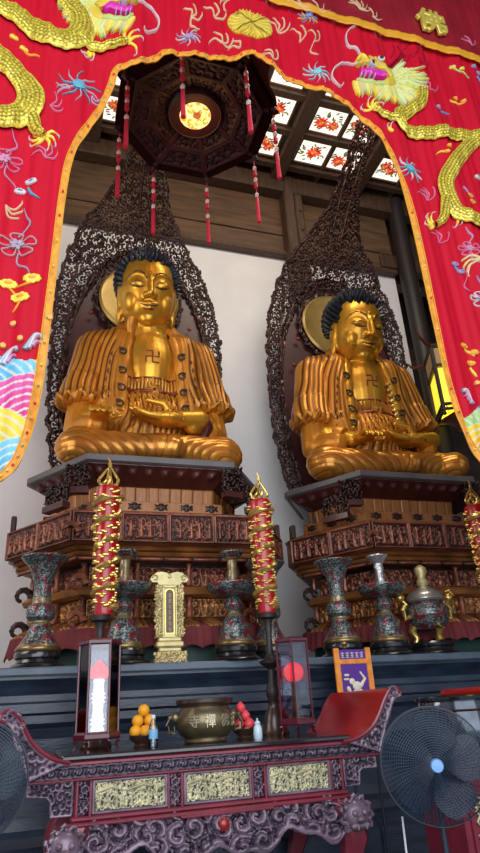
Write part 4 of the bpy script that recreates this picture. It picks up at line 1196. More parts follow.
# rail the canopy hangs from
b = cmb(); b.tube([(-2.8, CY, 10.42), (5.8, CY, 10.42)], .06, 12); b.build('rail', 'palace_wood', cur)
b = cmb()
for x in (-2.4, 1.6, 5.4): b.box(x-.02, x+.02, CY-.02, CY+.02, 10.4, 12.0)
b.build('hanger', 'palace_wood', cur)
rip = _rip
# ================================================================== OCTAGONAL LANTERN
LX, LY, LZ = 1.42, 5.25, 8.18
LS = 1.06
lan = thing('octagonal_lantern', 'large carved dark octagonal lantern with glowing round bulb and red tassels', 'lantern', (LX, LY, LZ))
def o8(r, z, rot=PI/8): return [(r*math.cos(rot+k*PI/4), r*math.sin(rot+k*PI/4), z) for k in range(8)]
b = MB(); b.loft([o8(.80,.16), o8(.86,.10), o8(.90,.05), o8(.90,.95), o8(1.0,1.05), o8(1.02,1.12), o8(.7,1.30), o8(.30,1.55), o8(.12,1.6)]); b.build('body', 'lantern_side', lan)
# stepped rim seen from underneath
b = MB()
def ringband(b, r0_, r1_, z0, z1):
    A = o8(r0_, z0); B = o8(r1_, z0); C = o8(r1_, z1); D = o8(r0_, z1)
    for k in range(8):
        j = (k+1) % 8; b.add([A[k],A[j],B[j],B[k],D[k],D[j],C[j],C[k]], [(0,1,2,3),(4,7,6,5),(0,4,5,1),(2,6,7,3),(0,3,7,4),(1,5,6,2)])
ringband(b, .80, .92, 0, .12); ringband(b, .88, .96, .04, .2); b.build('lower_rim', 'lantern_side', lan)
for k in range(8):      # carved facets rising inwards to the light, each with a relief
    a0 = PI/8+k*PI/4; a1 = a0+PI/4
    for (ra, za, rb, zb) in ((.80,.02,.54,.07),(.54,.07,.30,.16)):
        nx, ny = 60, 22
        u, v = np.meshgrid(np.linspace(0,1,nx), np.linspace(0,1,ny))
        p0 = np.array([ra*math.cos(a0), ra*math.sin(a0), za]); p1 = np.array([ra*math.cos(a1), ra*math.sin(a1), za])
        q0 = np.array([rb*math.cos(a0), rb*math.sin(a0), zb]); q1 = np.array([rb*math.cos(a1), rb*math.sin(a1), zb])
        P = (p0+u[...,None]*(p1-p0))*(1-v[...,None])+(q0+u[...,None]*(q1-q0))*v[...,None]
        e = np.minimum(np.minimum(u, 1-u)*(2.5), np.minimum(v, 1-v))
        h = np.where(e < .14, 1, scrolls(u*4+k, v*2.2, k, 1.6)*.75)
        # normal faces down
        surf('carved_facet', P, h, .028, 'lantern_wood', lan, None, .02, nrm=(0,0,-1))
for k in range(8):      # radial ribs
    a = PI/8+k*PI/4; b = MB(); b.tube([(.86*math.cos(a), .86*math.sin(a), .0), (.54*math.cos(a), .54*math.sin(a), .045), (.27*math.cos(a), .27*math.sin(a), .14)], [.03,.022,.02], 6); b.build('rib', 'lantern_wood', lan, smooth=True)
b = MB(); b.lathe([(.30,.17),(.31,.11),(.275,.06),(.245,.05),(.232,.09),(.235,.17)], (0,0,0), 48); b.build('collar', 'lantern_wood', lan, smooth=True)
b = MB(); b.lathe([(.292,.04),(.30,.03),(.315,.045),(.305,.06)], (0,0,0), 48); b.build('collar_ring', 'lantern_wood', lan, smooth=True)
# glowing painted dome
nx, ny = 72, 24
A, T = np.meshgrid(np.linspace(0, 2*PI, nx), np.linspace(0, PI/2, ny))
R_ = .228
P = np.stack([R_*np.sin(T)*np.cos(A), R_*np.sin(T)*np.sin(A), .10-.10*np.cos(T)], axis=2)
gx, gy = P[...,0], P[...,1]
nz = scrolls(gx*9+4, gy*9, 3, 1.3); d = np.hypot(gx, gy)/R_
col = np.ones(P.shape)*np.array([1,.66,.24])
col = np.where((nz > .55)[...,None] & (d < .8)[...,None], np.array([.80,.22,.02]), col)
col = np.where((d > .86)[...,None], np.array([1,.85,.5]), col)
fl = (np.hypot(gx-.01, gy+.04) < .05); col = np.where(fl[...,None], np.array([.10,.03,.01]), col)
surf('bulb', P, np.zeros(A.shape), 0, 'lantern_bulb', lan, None, 0, nrm=(0,0,-1), col=col)
l = bpy.data.lights.new('lantern_light', 'POINT'); l.energy = 6; l.color = (1,.45,.15); l.shadow_soft_size = .22
lo = bpy.data.objects.new('lantern_light', l); lo.location = (0,0,-.10); link(lo, lan)
def tassel(par, x, y, z, n, L):
    b = MB(); b.tube([(x,y,z),(x,y,z-L)], .006, 6); b.build('cord', 'tassel_red', par)
    for k in range(n):
        zz = z-L*(k+1)/n
        last = k == n-1
        h = .42 if last else .26*L/n/.3*.6
        b = MB(); b.lathe([(.010,0),(.021,-.02),(.023,-.5*h),(.026,-h),(.004,-h-.002)], (x,y,zz+h*(0 if last else .5)), 10); b.build('tassel', 'tassel_red', par, smooth=True)
        b = MB(); b.sphere((x,y,zz+h*(0 if last else .5)+.03), (.026,.026,.04), 10, 8); b.build('bead', 'tassel_bead', par, smooth=True)
for k in range(8):
    a = PI/8+k*PI/4; x, y = .90*math.cos(a), .90*math.sin(a)
    b = MB(); b.tube([(x*.96,y*.96,.05),(x*1.03,y*1.03,0),(x*1.05,y*1.05,-.06),(x*1.0,y*1.0,-.10)], [.03,.034,.03,.012], 8); b.build('corner_hook', 'lantern_wood', lan, smooth=True)
    tassel(lan, x, y, -.10, 3, .62)
b = MB(); b.tube([(0,0,1.55),(0,0,12.0-LZ)], .025, 8); b.build('chain', 'palace_wood', lan)
lan.scale = (LS, LS, 1)
# ================================================================== PALACE LANTERN at right
pal = thing('palace_lantern', 'yellow lit square palace lantern with dark wooden frame beside the right Buddha', 'lantern', (6.64, 7.95, 5.55), math.radians(-24))
hw = .34
b = MB(); b.lathe([(.02,-.02),(.09,.02),(.13,.10),(.24,.16),(.30,.22),(.30,.27)], (0,0,0), 6); b.build('carved_base', 'throne_copper', pal, smooth=True)
for (z0, z1, m, nm, w) in ((.40,1.08,'lantern_yellow','lit_panel', hw-.03),(1.16,1.46,'lantern_silk','silk_panel', hw-.01)):
    for s in range(4):
        b = MB(); b.T = Matrix.Rotation(s*PI/2, 4, 'Z'); b.box(-w, w, -w-.005, -w+.005, z0, z1); b.build(nm, m, pal)
for sx in (-1,1):
    for sy in (-1,1):
        b = MB(); b.bbox(sx*hw-.03, sx*hw+.03, sy*hw-.03, sy*hw+.03, .25, 1.52, .008); b.sphere((sx*hw, sy*hw, .22), .04, 8, 6); b.build('post', 'palace_wood', pal)
        b = MB(); b.tube([(sx*hw,sy*hw,1.50),(sx*(hw+.10),sy*(hw+.10),1.52),(sx*(hw+.20),sy*(hw+.20),1.60),(sx*(hw+.24),sy*(hw+.24),1.70)], [.035,.03,.025,.012], 8); b.build('roof_horn', 'lip_red', pal, smooth=True)
for z in (.27, .36, 1.10, 1.50):
    for s in range(4):
        b = MB(); b.T = Matrix.Rotation(s*PI/2, 4, 'Z'); b.bbox(-hw, hw, -hw-.025, -hw+.025, z, z+.045, .008); b.build('rail', 'palace_wood', pal)
for s in range(4):
    b = MB(); b.T = Matrix.Rotation(s*PI/2, 4, 'Z')
    for k in range(6):
        x = -hw+.06+k*.112; b.bbox(x-.008, x+.008, -hw-.01, -hw+.01, .31, .37, .003)
    b.build('fret', 'palace_wood', pal)
b = MB(); b.lathe([(.34,1.54),(.20,1.62),(.06,1.72),(.02,1.8)], (0,0,0), 8); b.tube([(0,0,1.7),(0,0,5.6)], .018, 8); b.build('cap', 'palace_wood', pal)
pal.scale = (1.0,1.0,1.0)
# small spotlight under the beam at right
sp = thing('spotlight', 'small white spotlight on the dark beam right of the pillar', 'spotlight', (7.62, WY-.02, 9.93))
b = MB(); b.cap((0,0,-.0),(0,-.12,-.28), .07,.10, 12); b.build('housing', 'spot_metal', sp, smooth=True)
b = MB(); b.sphere((0,-.17,-.38), (.05,.05,.03), 10, 8); b.build('bulb', 'spot_glow', sp)
# ================================================================== CLOISONNE WARES ON THE PLINTH
def turned(name, prof, m, parent, c=(0,0,0), n=110, pat=None, depth=.004, res=.0055):
    """lathe with a scrolled enamel surface; prof (r,z) is resampled"""
    pr = np.array(prof); s = np.concatenate([[0], np.cumsum(np.hypot(*np.diff(pr, axis=0).T))]); L = s[-1]
    k = max(8, int(L/res)); si = np.linspace(0, L, k)
    r = np.interp(si, s, pr[:,0]); z = np.interp(si, s, pr[:,1])
    th = np.linspace(0, 2*PI, n)
    T, R2 = np.meshgrid(th, r); _, Z2 = np.meshgrid(th, z); _, S2 = np.meshgrid(th, si)
    P = np.stack([R2*np.cos(T)+c[0], R2*np.sin(T)+c[1], Z2+c[2]], axis=2)
    rm = max(.04, float(np.mean(r)))
    nrep = max(5, round(2*PI*rm/.034))
    sc = scrolls(T/(2*PI)*nrep, S2/.034, 4, 1.3)
    flw = scrolls(T/(2*PI)*max(4, nrep//3)+.5, S2/.17, 8, .5)
    col = np.empty(P.shape); dark = np.array([.035,.044,.048]); lite = np.array([.22,.245,.23]); red = np.array([.20,.025,.035]); brs = np.array([.26,.19,.09])
    t = np.clip((sc-.35)*3, 0, 1)[...,None]
    col = dark*(1-t)+lite*t
    f = np.clip((flw-.84)*8, 0, 1)[...,None]; col = col*(1-f)+red*f
    if pat is not None:
        for (a, b_) in pat: bm_ = ((Z2 >= a) & (Z2 <= b_))[...,None]; col = np.where(bm_, brs, col); sc = np.where(bm_[...,0], .5, sc)
    return surf(name, P, sc*1.0, depth, m, parent, None, 0, col=col)
def plinth_stand(par, r, h):
    r *= 1.06; b = MB(); b.lathe([(r*1.02,0),(r*1.06,.012),(r*1.0,.03),(r*.84,.045),(r*.80,.07),(r*.88,.085),(r*.9,h-.02),(r*.84,h)], (0,0,0), 32); b.build('wooden_stand', 'black_lacquer', par, smooth=True)
def gu_vase(x, y, label, grp='tall enamel beaker vases', sc=1.0):
    t = thing('beaker_vase', label, 'vase', (x, y, PZ), 0, grp)
    plinth_stand(t, .21, .14)
    turned('body', [(.165,.14),(.185,.15),(.185,.175),(.165,.20),(.12,.27),(.085,.345),(.075,.37),(.085,.385),(.085,.40),(.12,.43),(.125,.47),(.12,.52),(.085,.55),(.08,.57),(.08,.60),(.072,.66),(.075,.72),(.10,.82),(.14,.90),(.195,.955),(.21,.972),(.20,.985),(.17,.975),(.12,.93),(.001,.9)], 'cloisonne', t, pat=[(.14,.19),(.365,.40),(.55,.60)])
    b = MB(); b.lathe([(.190,.138),(.197,.15),(.197,.165),(.188,.178)], (0,0,0), 40); b.build('foot_ring', 'brass_dark', t, smooth=True)
    t.scale = (sc,)*3
    return t
def candlestick(x, y, label, bright=False):
    t = thing('enamel_candlestick', label, 'candlestick', (x, y, PZ), 0, 'enamel candlesticks with drip dishes')
    plinth_stand(t, .22, .14)
    turned('body', [(.165,.14),(.19,.15),(.19,.17),(.165,.19),(.15,.24),(.13,.33),(.11,.38),(.075,.42),(.055,.45),(.07,.48),(.09,.52),(.075,.56),(.06,.60)], 'cloisonne', t, pat=[(.14,.19),(.41,.46)])
    turned('drip_dish', [(.06,.60),(.16,.61),(.24,.66),(.262,.70),(.265,.72),(.25,.722),(.235,.70),(.16,.66),(.05,.65)], 'cloisonne', t)
    turned('shaft', [(.05,.64),(.055,.68),(.045,.74),(.052,.80),(.042,.86),(.05,.92),(.045,.96),(.085,1.00),(.12,1.035),(.118,1.05),(.05,1.04),(.001,1.04)], 'cloisonne' if not bright else 'spot_metal', t, pat=[(.62,.99)] if not bright else None)
    b = MB(); b.lathe([(.195,.138),(.202,.15),(.202,.165),(.192,.178)], (0,0,0), 40); b.build('foot_ring', 'brass_dark', t, smooth=True)
    return t
gu_vase(.045, 6.10, 'tall enamel beaker vase at the left end of the plinth, fully in view')
gu_vase(2.28, 6.22, 'tall enamel beaker vase behind the second dragon candle, between the thrones')
gu_vase(3.02, 6.09, 'tall enamel beaker vase before the left corner of the right throne')
candlestick(.79, 6.09, 'enamel candlestick half hidden behind the first dragon candle')
candlestick(1.86, 6.04, 'enamel candlestick with wide drip dish right of the gold tablet')
candlestick(3.56, 6.09, 'enamel candlestick with silvery top standing between vase and incense burner', True)
# ---- gold tablet
gt = thing('spirit_tablet', 'upright gilded carved tablet with maroon centre panel and scrolled crown', 'tablet', (1.21, 6.04, PZ))
b = MB(); b.bbox(-.155,.155,-.09,.09,0,.05,.012); b.bbox(-.135,.135,-.08,.08,.05,.10,.012); b.bbox(-.105,.105,-.06,.06,.10,.14,.01); b.bbox(-.13,.13,-.07,.07,.14,.19,.012); b.bbox(-.11,.11,-.06,.06,.19,.225,.01); b.build('base', 'gilt_pale', gt)
relief('base_carving', (-.15,-.095,.005), (.15,-.095,.005), (-.15,-.095,.09), .006, lambda x,y,W,H: scrolls(x/.035,y/.035,2,1.5), .02, 'gilt_pale', gt)
b = MB(); b.bbox(-.125,.125,-.03,.04,.225,.72,.008); b.build('board', 'gilt_pale', gt)
for s in (-1, 1):
    x0 = -.135 if s < 0 else .075
    relief('side_carving', (x0,-.034,.23), (x0+.06,-.034,.23), (x0,-.034,.71), .006, lambda x,y,W,H: scrolls(x/.03+7,y/.03,5,1.4), .022, 'gilt_pale', gt)
b = MB(); b.bbox(-.072,-.052,-.05,-.03,.24,.70,.005); b.bbox(.052,.072,-.05,-.03,.24,.70,.005); b.bbox(-.072,.072,-.05,-.03,.68,.705,.005); b.build('inner_frame', 'gilt_pale', gt)
pts = [(-.036,.27),(.036,.27)]+[(.036*math.cos(a), .63+.036*math.sin(a)) for a in [PI*k/10 for k in range(11)]]
b = MB(); b.prism(pts, -.045, -.03); b.build('name_panel', 'throne_red', gt)
b = MB(); b.prism([(x*1.35, .45+(z-.45)*1.05) for x, z in pts], -.038, -.03); b.build('panel_border', 'gilt', gt)
for k in range(7):
    z = .61-k*.052; q = MB(); rs = random.Random(k)
    for _ in range(4): q.bbox(-.020+rs.uniform(0,.012), .008+rs.uniform(0,.012), -.049, -.044, z-.018+_*.010, z-.014+_*.010, .001)
    q.bbox(-.003,.003,-.049,-.044,z-.02,z+.018,.001); q.build('character', 'halo_gold', gt)
crown = [(-.10,.71),(.10,.71),(.12,.735),(.165,.735),(.185,.76),(.175,.79),(.15,.80),(.13,.825),(.08,.835),(.03,.825),(0,.81),(-.03,.825),(-.08,.835),(-.13,.825),(-.15,.80),(-.175,.79),(-.185,.76),(-.165,.735),(-.12,.735)]
b = MB(); b.prism(crown, -.045, .05)
for s in (-1,1): b.tube([(s*(.14+.03*math.cos(a)*(1-a/12)), -.05, .775+.03*math.sin(a)*(1-a/12)) for a in [k*.6 for k in range(10)]], .008, 6)
b.sphere((0,-.05,.79), (.02,.01,.02), 10, 6); b.build('crown', 'gilt_pale', gt)
# ---- incense burner with lid and dragon handle
ib = thing('incense_burner', 'enamel tripod incense burner with gilt handle and pale lid, near the red candle at right', 'incense burner', (4.10, 6.12, PZ))
plinth_stand(ib, .24, .13)
turned('bowl', [(.02,.25),(.12,.26),(.19,.32),(.225,.40),(.225,.46),(.20,.51),(.17,.53),(.19,.56)], 'cloisonne', ib)
for k in range(3):
    a = PI/2+2*PI*k/3+PI; x, y = math.cos(a), math.sin(a)
    b = MB(); b.tube([(x*.15,y*.15,.33),(x*.19,y*.19,.25),(x*.15,y*.15,.18),(x*.17,y*.17,.13)], [.06,.045,.028,.034], 10); b.build('leg', 'gilt', ib, smooth=True)
for s in (-1,1):
    b = MB(); b.tube([(s*.20,0,.40),(s*.28,0,.38),(s*.31,0,.46),(s*.27,0,.52),(s*.30,0,.60),(s*.36,0,.62),(s*.33,0,.68),(s*.27,0,.66)], [.03,.03,.028,.032,.028,.024,.02,.01], 8)
    b.sphere((s*.31,0,.60), (.05,.04,.05), 10, 8); b.build('handle', 'gilt', ib, smooth=True)
b = MB(); b.lathe([(.195,.55),(.21,.57),(.205,.60),(.17,.645),(.10,.69),(.06,.71),(.045,.74)], (0,0,0), 32); b.build('lid', 'censer_lid', ib, smooth=True)
b = MB(); b.lathe([(.05,.72),(.07,.76),(.05,.80),(.045,.83),(.07,.88),(.065,.92),(.03,.95),(.001,.96)], (0,0,0), 20); b.build('finial', 'gilt_pale', ib, smooth=True)
# ================================================================== ALTAR TABLE
TZ = 1.29; TY0, TY1 = 4.6, 5.66
def altar_table(label, loc):
    t = thing('altar_table', label, 'table', loc, 0, 'red carved altar tables with upturned ends')
    X = lambda x: x-1.27; D = TY1-TY0; y0, y1 = -D/2, D/2
    T_ = Matrix.Identity(4)
    b = MB(); b.bbox(X(.225), X(2.25), y0-.02, y1, 1.255, 1.29, .010); b.build('table_top', 'table_black', t)
    b = MB(); b.bbox(X(.17), X(2.30), y0-.005, y1, 1.222, 1.255, .010); b.build('top_rail', 'table_red', t)
    # upturned scroll ends
    left_top = [(.28,1.248),(.19,1.27),(.11,1.315),(.04,1.38),(-.005,1.45),(-.035,1.51),(-.08,1.555),(-.12,1.57),(-.155,1.55),(-.16,1.515),(-.13,1.50)]
    left_bot = [(-.10,1.47),(-.07,1.38),(-.03,1.30),(.0,1.24),(.03,1.155)]
    right_top = [(2.18,1.248),(2.26,1.255),(2.35,1.285),(2.43,1.335),(2.495,1.41),(2.545,1.49),(2.59,1.55),(2.63,1.585),(2.675,1.585),(2.70,1.55),(2.685,1.52)]
    right_bot = [(2.64,1.50),(2.60,1.42),(2.55,1.33),(2.51,1.24),(2.48,1.155)]
    for s, (tp, bt) in enumerate(((left_top, left_bot), (right_top, right_bot))):
        tp2 = catmull(tp, 5); th = .035
        a = np.array(tp2); tg = np.gradient(a, axis=0); tg /= np.linalg.norm(tg, axis=1, keepdims=True)
        nr = np.stack([-tg[:,1], tg[:,0]], 1)*(1 if s == 0 else -1)
        lo_ = a+nr*th*(1 if s == 0 else 1)
        # sheet of the flare across the full depth
        rings = []
        for i in range(len(a)):
            p, q = a[i], lo_[i]
            rings.append([(X(p[0]), y0, p[1]), (X(p[0]), y1, p[1]), (X(q[0]), y1, q[1]), (X(q[0]), y0, q[1])])
        b = MB(); b.loft(rings); b.build('upturned_flange', 'scroll_red', t, smooth=True)
        # carved cheek under the flare, front and back
        for yy in (y0-.012, y1-.03):
            nx, ny = 80, 80
            xa, xb = (-.16, .30) if s == 0 else (2.16, 2.71)
            nx = int((xb-xa)/.007); ny = int(.44/.007)
            u, v = np.meshgrid(np.linspace(xa, xb, nx), np.linspace(1.155, 1.61, ny))
            poly2 = [tuple(p) for p in tp2]+bt
            ins = np.zeros(u.shape, dtype=bool); j = len(poly2)-1
            dist = np.full(u.shape, 9.0)
            for i in range(len(poly2)):
                xi, zi = poly2[i]; xj, zj = poly2[j]
                ins ^= ((zi > v) != (zj > v)) & (u < (xj-xi)*(v-zi)/(zj-zi+1e-12)+xi)
                dx, dz = xj-xi, zj-zi; L2 = dx*dx+dz*dz+1e-12
                tt = np.clip(((u-xi)*dx+(v-zi)*dz)/L2, 0, 1); dist = np.minimum(dist, np.hypot(u-xi-tt*dx, v-zi-tt*dz)); j = i
            h = np.where(dist < .022, .95, scrolls(u/.07, v/.07, 3+s, 1.6))
            P = np.stack([X(u), np.full(u.shape, yy), v], axis=2)
            surf('carved_cheek', P, h, .022, 'table_carving', t, ins, .03, nrm=(0,-1,0))
        path = [(X(p[0]), y0-.03, p[1]) for p in tp2]
        b = MB(); b.tube(path, .014, 6); b.build('flange_bead', 'table_red', t, smooth=True)
        cxs = (-.095, 1.53) if s == 0 else (2.645, 1.555)
        b = MB(); b.tube([(X(cxs[0])+(.05-.004*i)*math.cos(i*.6)*(1 if s == 0 else -1), y0-.035, cxs[1]+(.05-.004*i)*math.sin(i*.6)) for i in range(12)], .012, 6); b.build('volute', 'table_carving', t, smooth=True)
    # carved frieze
    b = MB(); b.bbox(X(.03), X(2.48), y0+.02, y1-.02, 1.15, 1.222, .01); b.build('frieze_board', 'table_red', t)
    def fr(x, y, W, H):
        f = ((x/.085) % 1)-.5; q = y/H-.5
        d = np.hypot(f/.42, q/.44); return np.clip(1.2-d, 0, 1)*(.45+.55*np.cos(d*9-np.arctan2(q, f)*2))+.25*(np.abs(q) > .42)
    relief('frieze_carving', (X(.03),y0,1.158), (X(2.48),y0,1.158), (X(.03),y0,1.222), .007, fr, .03, 'table_carving', t)
    b = MB(); b.bbox(X(.03), X(2.48), y0-.03, y0+.03, 1.144, 1.157, .005); b.build('frieze_lip', 'table_red', t)
    # body between the legs, framed, with gilded story panels
    b = MB(); b.bbox(X(.31), X(2.17), y0+.04, y1-.04, .93, 1.15, .01); b.build('apron_box', 'table_red', t)
    def gold(x, y, W, H):
        f = figures(x/.052+3, y/H, 11); roof = np.clip(1.2-np.abs(y-H*.80+np.abs(((x/.20) % 1)-.5)*.05)/.012, 0, 1)*(((x/.20) % 1) < .8)
        pil = np.clip(1.2-np.abs(((x/.10) % 1)-.5)/.07, 0, 1)*(y < H*.8)*(rnd(np.floor(x/.2),0,3) > .4)
        f2 = figures(x/.036+9, (y % (H*.55))/(H*.55), 21)*.9; lf = scrolls(x/.03, y/.03, 14, 1.2)
        return np.clip(np.maximum(np.maximum(f*.9, roof), np.maximum(np.maximum(pil*.7, f2*.85), lf*.8)), 0, 1)
    for (xa, xb) in ((.445,.885),(1.03,1.46),(1.61,2.045)):
        b = MB()
        for (p, q, r, s_) in ((xa-.02,xb+.02,.952,.970),(xa-.02,xb+.02,1.126,1.142),(xa-.02,xa,.952,1.142),(xb,xb+.02,.952,1.142)): b.bbox(X(p), X(q), y0-.015, y0+.04, r, s_, .005)
        pn = b.build('panel_frame', 'table_carving', t)
        relief('story_panel', (X(xa),y0+.015,.970), (X(xb),y0+.015,.970), (X(xa),y0+.015,1.126), .0042, gold, .03, 'table_gold', t)
    sc_ = lambda x, y, W, H: np.clip(scrolls(x/.04+W*7, y/.04, 6, 1.4), 0, 1)
    for (xa, xb) in ((.335,.415),(.915,1.0),(1.49,1.58),(2.075,2.155)):
        relief('scroll_panel', (X(xa+.01),y0+.02,.96), (X(xb-.01),y0+.02,.96), (X(xa+.01),y0+.02,1.135), .005, sc_, .026, 'table_carving', t)
        b = MB(); b.bbox(X(xa-.012), X(xa+.008), y0-.005, y0+.04, .94, 1.145, .005); b.bbox(X(xb-.008), X(xb+.012), y0-.005, y0+.04, .94, 1.145, .005); b.build('stile', 'table_red', t)
    # stepped spandrels outside the legs
    for s in (0, 1):
        st = [(.03,1.15),(.03,1.075),(.15,1.06),(.17,1.04),(.175,.955),(.31,.955),(.31,1.15)]
        if s: st = [(2.17,1.15),(2.17,.96),(2.29,.965),(2.30,1.05),(2.32,1.065),(2.44,1.065),(2.44,1.15)]
        b = MB(); b.prism([(X(p[0]), p[1]) for p in st], y0+.02, y0+.06); b.build('spandrel', 'table_red', t)
        xa, xb = (.03,.31) if s == 0 else (2.17,2.44)
        nx, ny = int((xb-xa)/.005), int(.20/.005)
        u, v = np.meshgrid(np.linspace(xa, xb, nx), np.linspace(.955, 1.15, ny))
        ins = np.zeros(u.shape, dtype=bool); dist = np.full(u.shape, 9.0); j = len(st)-1
        for i in range(len(st)):
            xi, zi = st[i]; xj, zj = st[j]
            ins ^= ((zi > v) != (zj > v)) & (u < (xj-xi)*(v-zi)/(zj-zi+1e-12)+xi)
            dx, dz = xj-xi, zj-zi; tt = np.clip(((u-xi)*dx+(v-zi)*dz)/(dx*dx+dz*dz+1e-12), 0, 1); dist = np.minimum(dist, np.hypot(u-xi-tt*dx, v-zi-tt*dz)); j = i
        P = np.stack([X(u), np.full(u.shape, y0+.012), v], axis=2)
        surf('spandrel_carving', P, np.where(dist < .013, .9, scrolls(u/.05, v/.05, 9, 1.6)), .024, 'table_carving', t, ins, .02, nrm=(0,-1,0))
    # lower red rail
    b = MB(); b.bbox(X(.30), X(2.18), y0-.03, y0+.08, .922, .950, .008); b.bbox(X(.27), X(2.21), y0-.05, y0+.08, .895, .920, .008); b.bbox(X(.27), X(2.21), y1-.08, y1, .895, .950, .008)
    b.bbox(X(.98), X(1.62), y0-.06, y0+.02, .882, .905, .008); b.build('lower_rail', 'table_red', t)
    # deeply carved cloud apron with a scalloped lower edge
    xa, xb = .24, 2.22; nx = int((xb-xa)/.006); ny = int(.34/.006)
    u, v = np.meshgrid(np.linspace(xa, xb, nx), np.linspace(.56, .90, ny))
    c = (u-1.215)/1.045
    low = .685+.055*np.cos(c*PI*4)+.02*np.cos(c*PI*9)+.04*np.abs(c)-.05*np.exp(-(c/.12)**2)
    ins = v > low
    e = np.clip(v-low, 0, 1)
    h = np.where(e < .028, .95, np.clip(scrolls(u/.13, v/.11, 5, 2.0)*1.0+.25*scrolls(u/.05, v/.05, 2, 1.5), 0, 1))
    P = np.stack([X(u), np.full(u.shape, y0+.0)-.05*np.sin(np.clip((.90-v)/.3, 0, 1)*PI), v], axis=2)
    surf('carved_apron', P, h, .05, 'table_carving', t, ins, .04, nrm=(0,-1,0))
    b = MB(); b.sphere((X(1.255), y0-.085, .835), (.038,.025,.038), 14, 10); b.build('apron_boss', 'scroll_red', t, smooth=True)
    # cabriole legs with lion masks
    for sx in (-1, 1):
        for yy, back in ((y0+.02, 0), (y1-.10, 1)):
            xc = X(.34) if sx < 0 else X(2.12)
            leg = MB()
            pr = [(0,.895,.075),(sx*.05,.80,.095),(sx*.075,.66,.09),(sx*.05,.56,.07),(sx*.0,.42,.055),(-sx*.03,.28,.05),(0,.15,.055),(sx*.05,.07,.075),(sx*.06,.0,.07)]
            rings = [[(xc+ox+r*math.cos(PI/4+k*PI/2+q), yy+r*math.sin(PI/4+k*PI/2+q)-.3*abs(ox), z) for k in range(4) for q in (-.25,.25)] for ox, z, r in [(p[0], p[1], p[2]*1.15) for p in pr]]
            leg.loft(rings); lg = leg.build('leg', 'table_red', t, smooth=True)
            if not back:
                b = MB(); fx, fy, fz = xc+sx*.07, yy-.10, .80
                b.sphere((fx,fy,fz), (.095,.075,.10), 16, 12)
                for k in range(9):
                    a = PI*(-.2+1.4*k/8); c0 = (fx+.088*math.cos(a), fy+.0, fz+.088*math.sin(a)); b.tube([(c0[0]+(.036-.003*q)*math.cos(q*.75+a), c0[1]-.012-.002*q, c0[2]+(.036-.003*q)*math.sin(q*.75+a)) for q in range(10)], .014, 6)
                b.sphere((fx-.035,fy-.065,fz+.02), .022, 8, 6); b.sphere((fx+.035,fy-.065,fz+.02), .022, 8, 6); b.sphere((fx,fy-.08,fz-.015), (.035,.03,.022), 8, 6)
                b.cap((fx-.05,fy-.06,fz-.055),(fx+.05,fy-.06,fz-.055), .02,.02, 8)
                b.build('lion_mask', 'table_carving', lg, smooth=True)
                b = MB()
                for s2 in (-1,1): b.tube([(fx+s2*.03,fy-.085,fz-.05),(fx+s2*.032,fy-.09,fz-.075)], [.010,.002], 6)
                b.build('fangs', 'spot_metal', lg)
    return t
t1 = altar_table('long carved red altar table holding the bronze censer, gold story panels, upturned ends', (1.27, (TY0+TY1)/2, 0))
t2 = copy_tree(t1); t2.location.x += 3.94; t2['label'] = 'second red altar table cut by the right edge, behind the fan'
# ================================================================== THINGS ON THE TABLE
TT = TZ
ce = thing('bronze_censer', 'round bronze incense censer with raised characters, in the middle of the table', 'censer', (1.27, 5.0, TT)); ce.scale = (1.04,1.04,1.14)
b = MB(); b.lathe([(.145,0),(.155,.01),(.145,.03),(.10,.035)], (0,0,0), 48)
b.lathe([(.13,.02),(.175,.045),(.205,.09),(.212,.135),(.195,.18),(.172,.205),(.168,.222),(.195,.232),(.205,.245),(.200,.258),(.175,.26),(.165,.24),(.16,.21),(.01,.2)], (0,0,0), 48); b.build('bowl', 'censer_bronze', ce, smooth=True)
b = MB(); b.lathe([(.170,.210),(.206,.236),(.208,.258),(.165,.262)], (0,0,0), 48); b.build('rim', 'bowl_brown', ce, smooth=True)
b = MB(); b.lathe([(.01,.205),(.155,.215),(.01,.225)], (0,0,0), 32); b.build('ash', 'throne_edge', ce)
for s in (-1,1):
    b = MB(); b.sphere((s*.215,0,.155), (.035,.03,.035), 12, 8); b.tube([(s*.22,0,.16),(s*.262,0,.155),(s*.275,0,.11),(s*.255,0,.07),(s*.225,0,.065),(s*.215,0,.10)], .013, 8); b.build('handle', 'censer_bronze', ce, smooth=True)
for k, ch in enumerate('\u5bfa\u79aa\u4f5b\u7389'):
    a = math.radians(-90-48+k*30+14); r = .213
    glyph('raised_character', ch, .080, (r*math.cos(a), r*math.sin(a), .122), (PI/2, 0, a+PI/2), 'censer_letter', ce, .006, .0015)
# bowls of fruit
def bowl(x, y, label):
    t = thing('fruit_bowl', label, 'bowl', (x, y, TT), 0, 'small brown offering bowls')
    b = MB(); b.lathe([(.055,0),(.06,.01),(.05,.02),(.055,.03),(.085,.05),(.095,.075),(.09,.08),(.08,.072),(.05,.055),(.01,.05)], (0,0,0), 32); b.build('dish', 'bowl_brown', t, smooth=True)
    return t
bowl(.80, 5.0, 'brown offering bowl holding oranges, right of the tall glass lamp')
bowl(1.60, 5.08, 'brown offering bowl holding pink peaches, right of the bronze censer')
def orange(x, y, z, label):
    t = thing('orange', label, 'orange', (x, y, z), 0, 'oranges piled in the left offering bowl')
    b = MB(); b.sphere((0,0,0), (.043,.043,.041), 16, 12); b.build('fruit', 'orange_peel', t, smooth=True)
    b = MB(); b.lathe([(.006,.039),(.005,.043),(.002,.044)], (0,0,0), 8); b.build('stem_end', 'leaf_green', t)
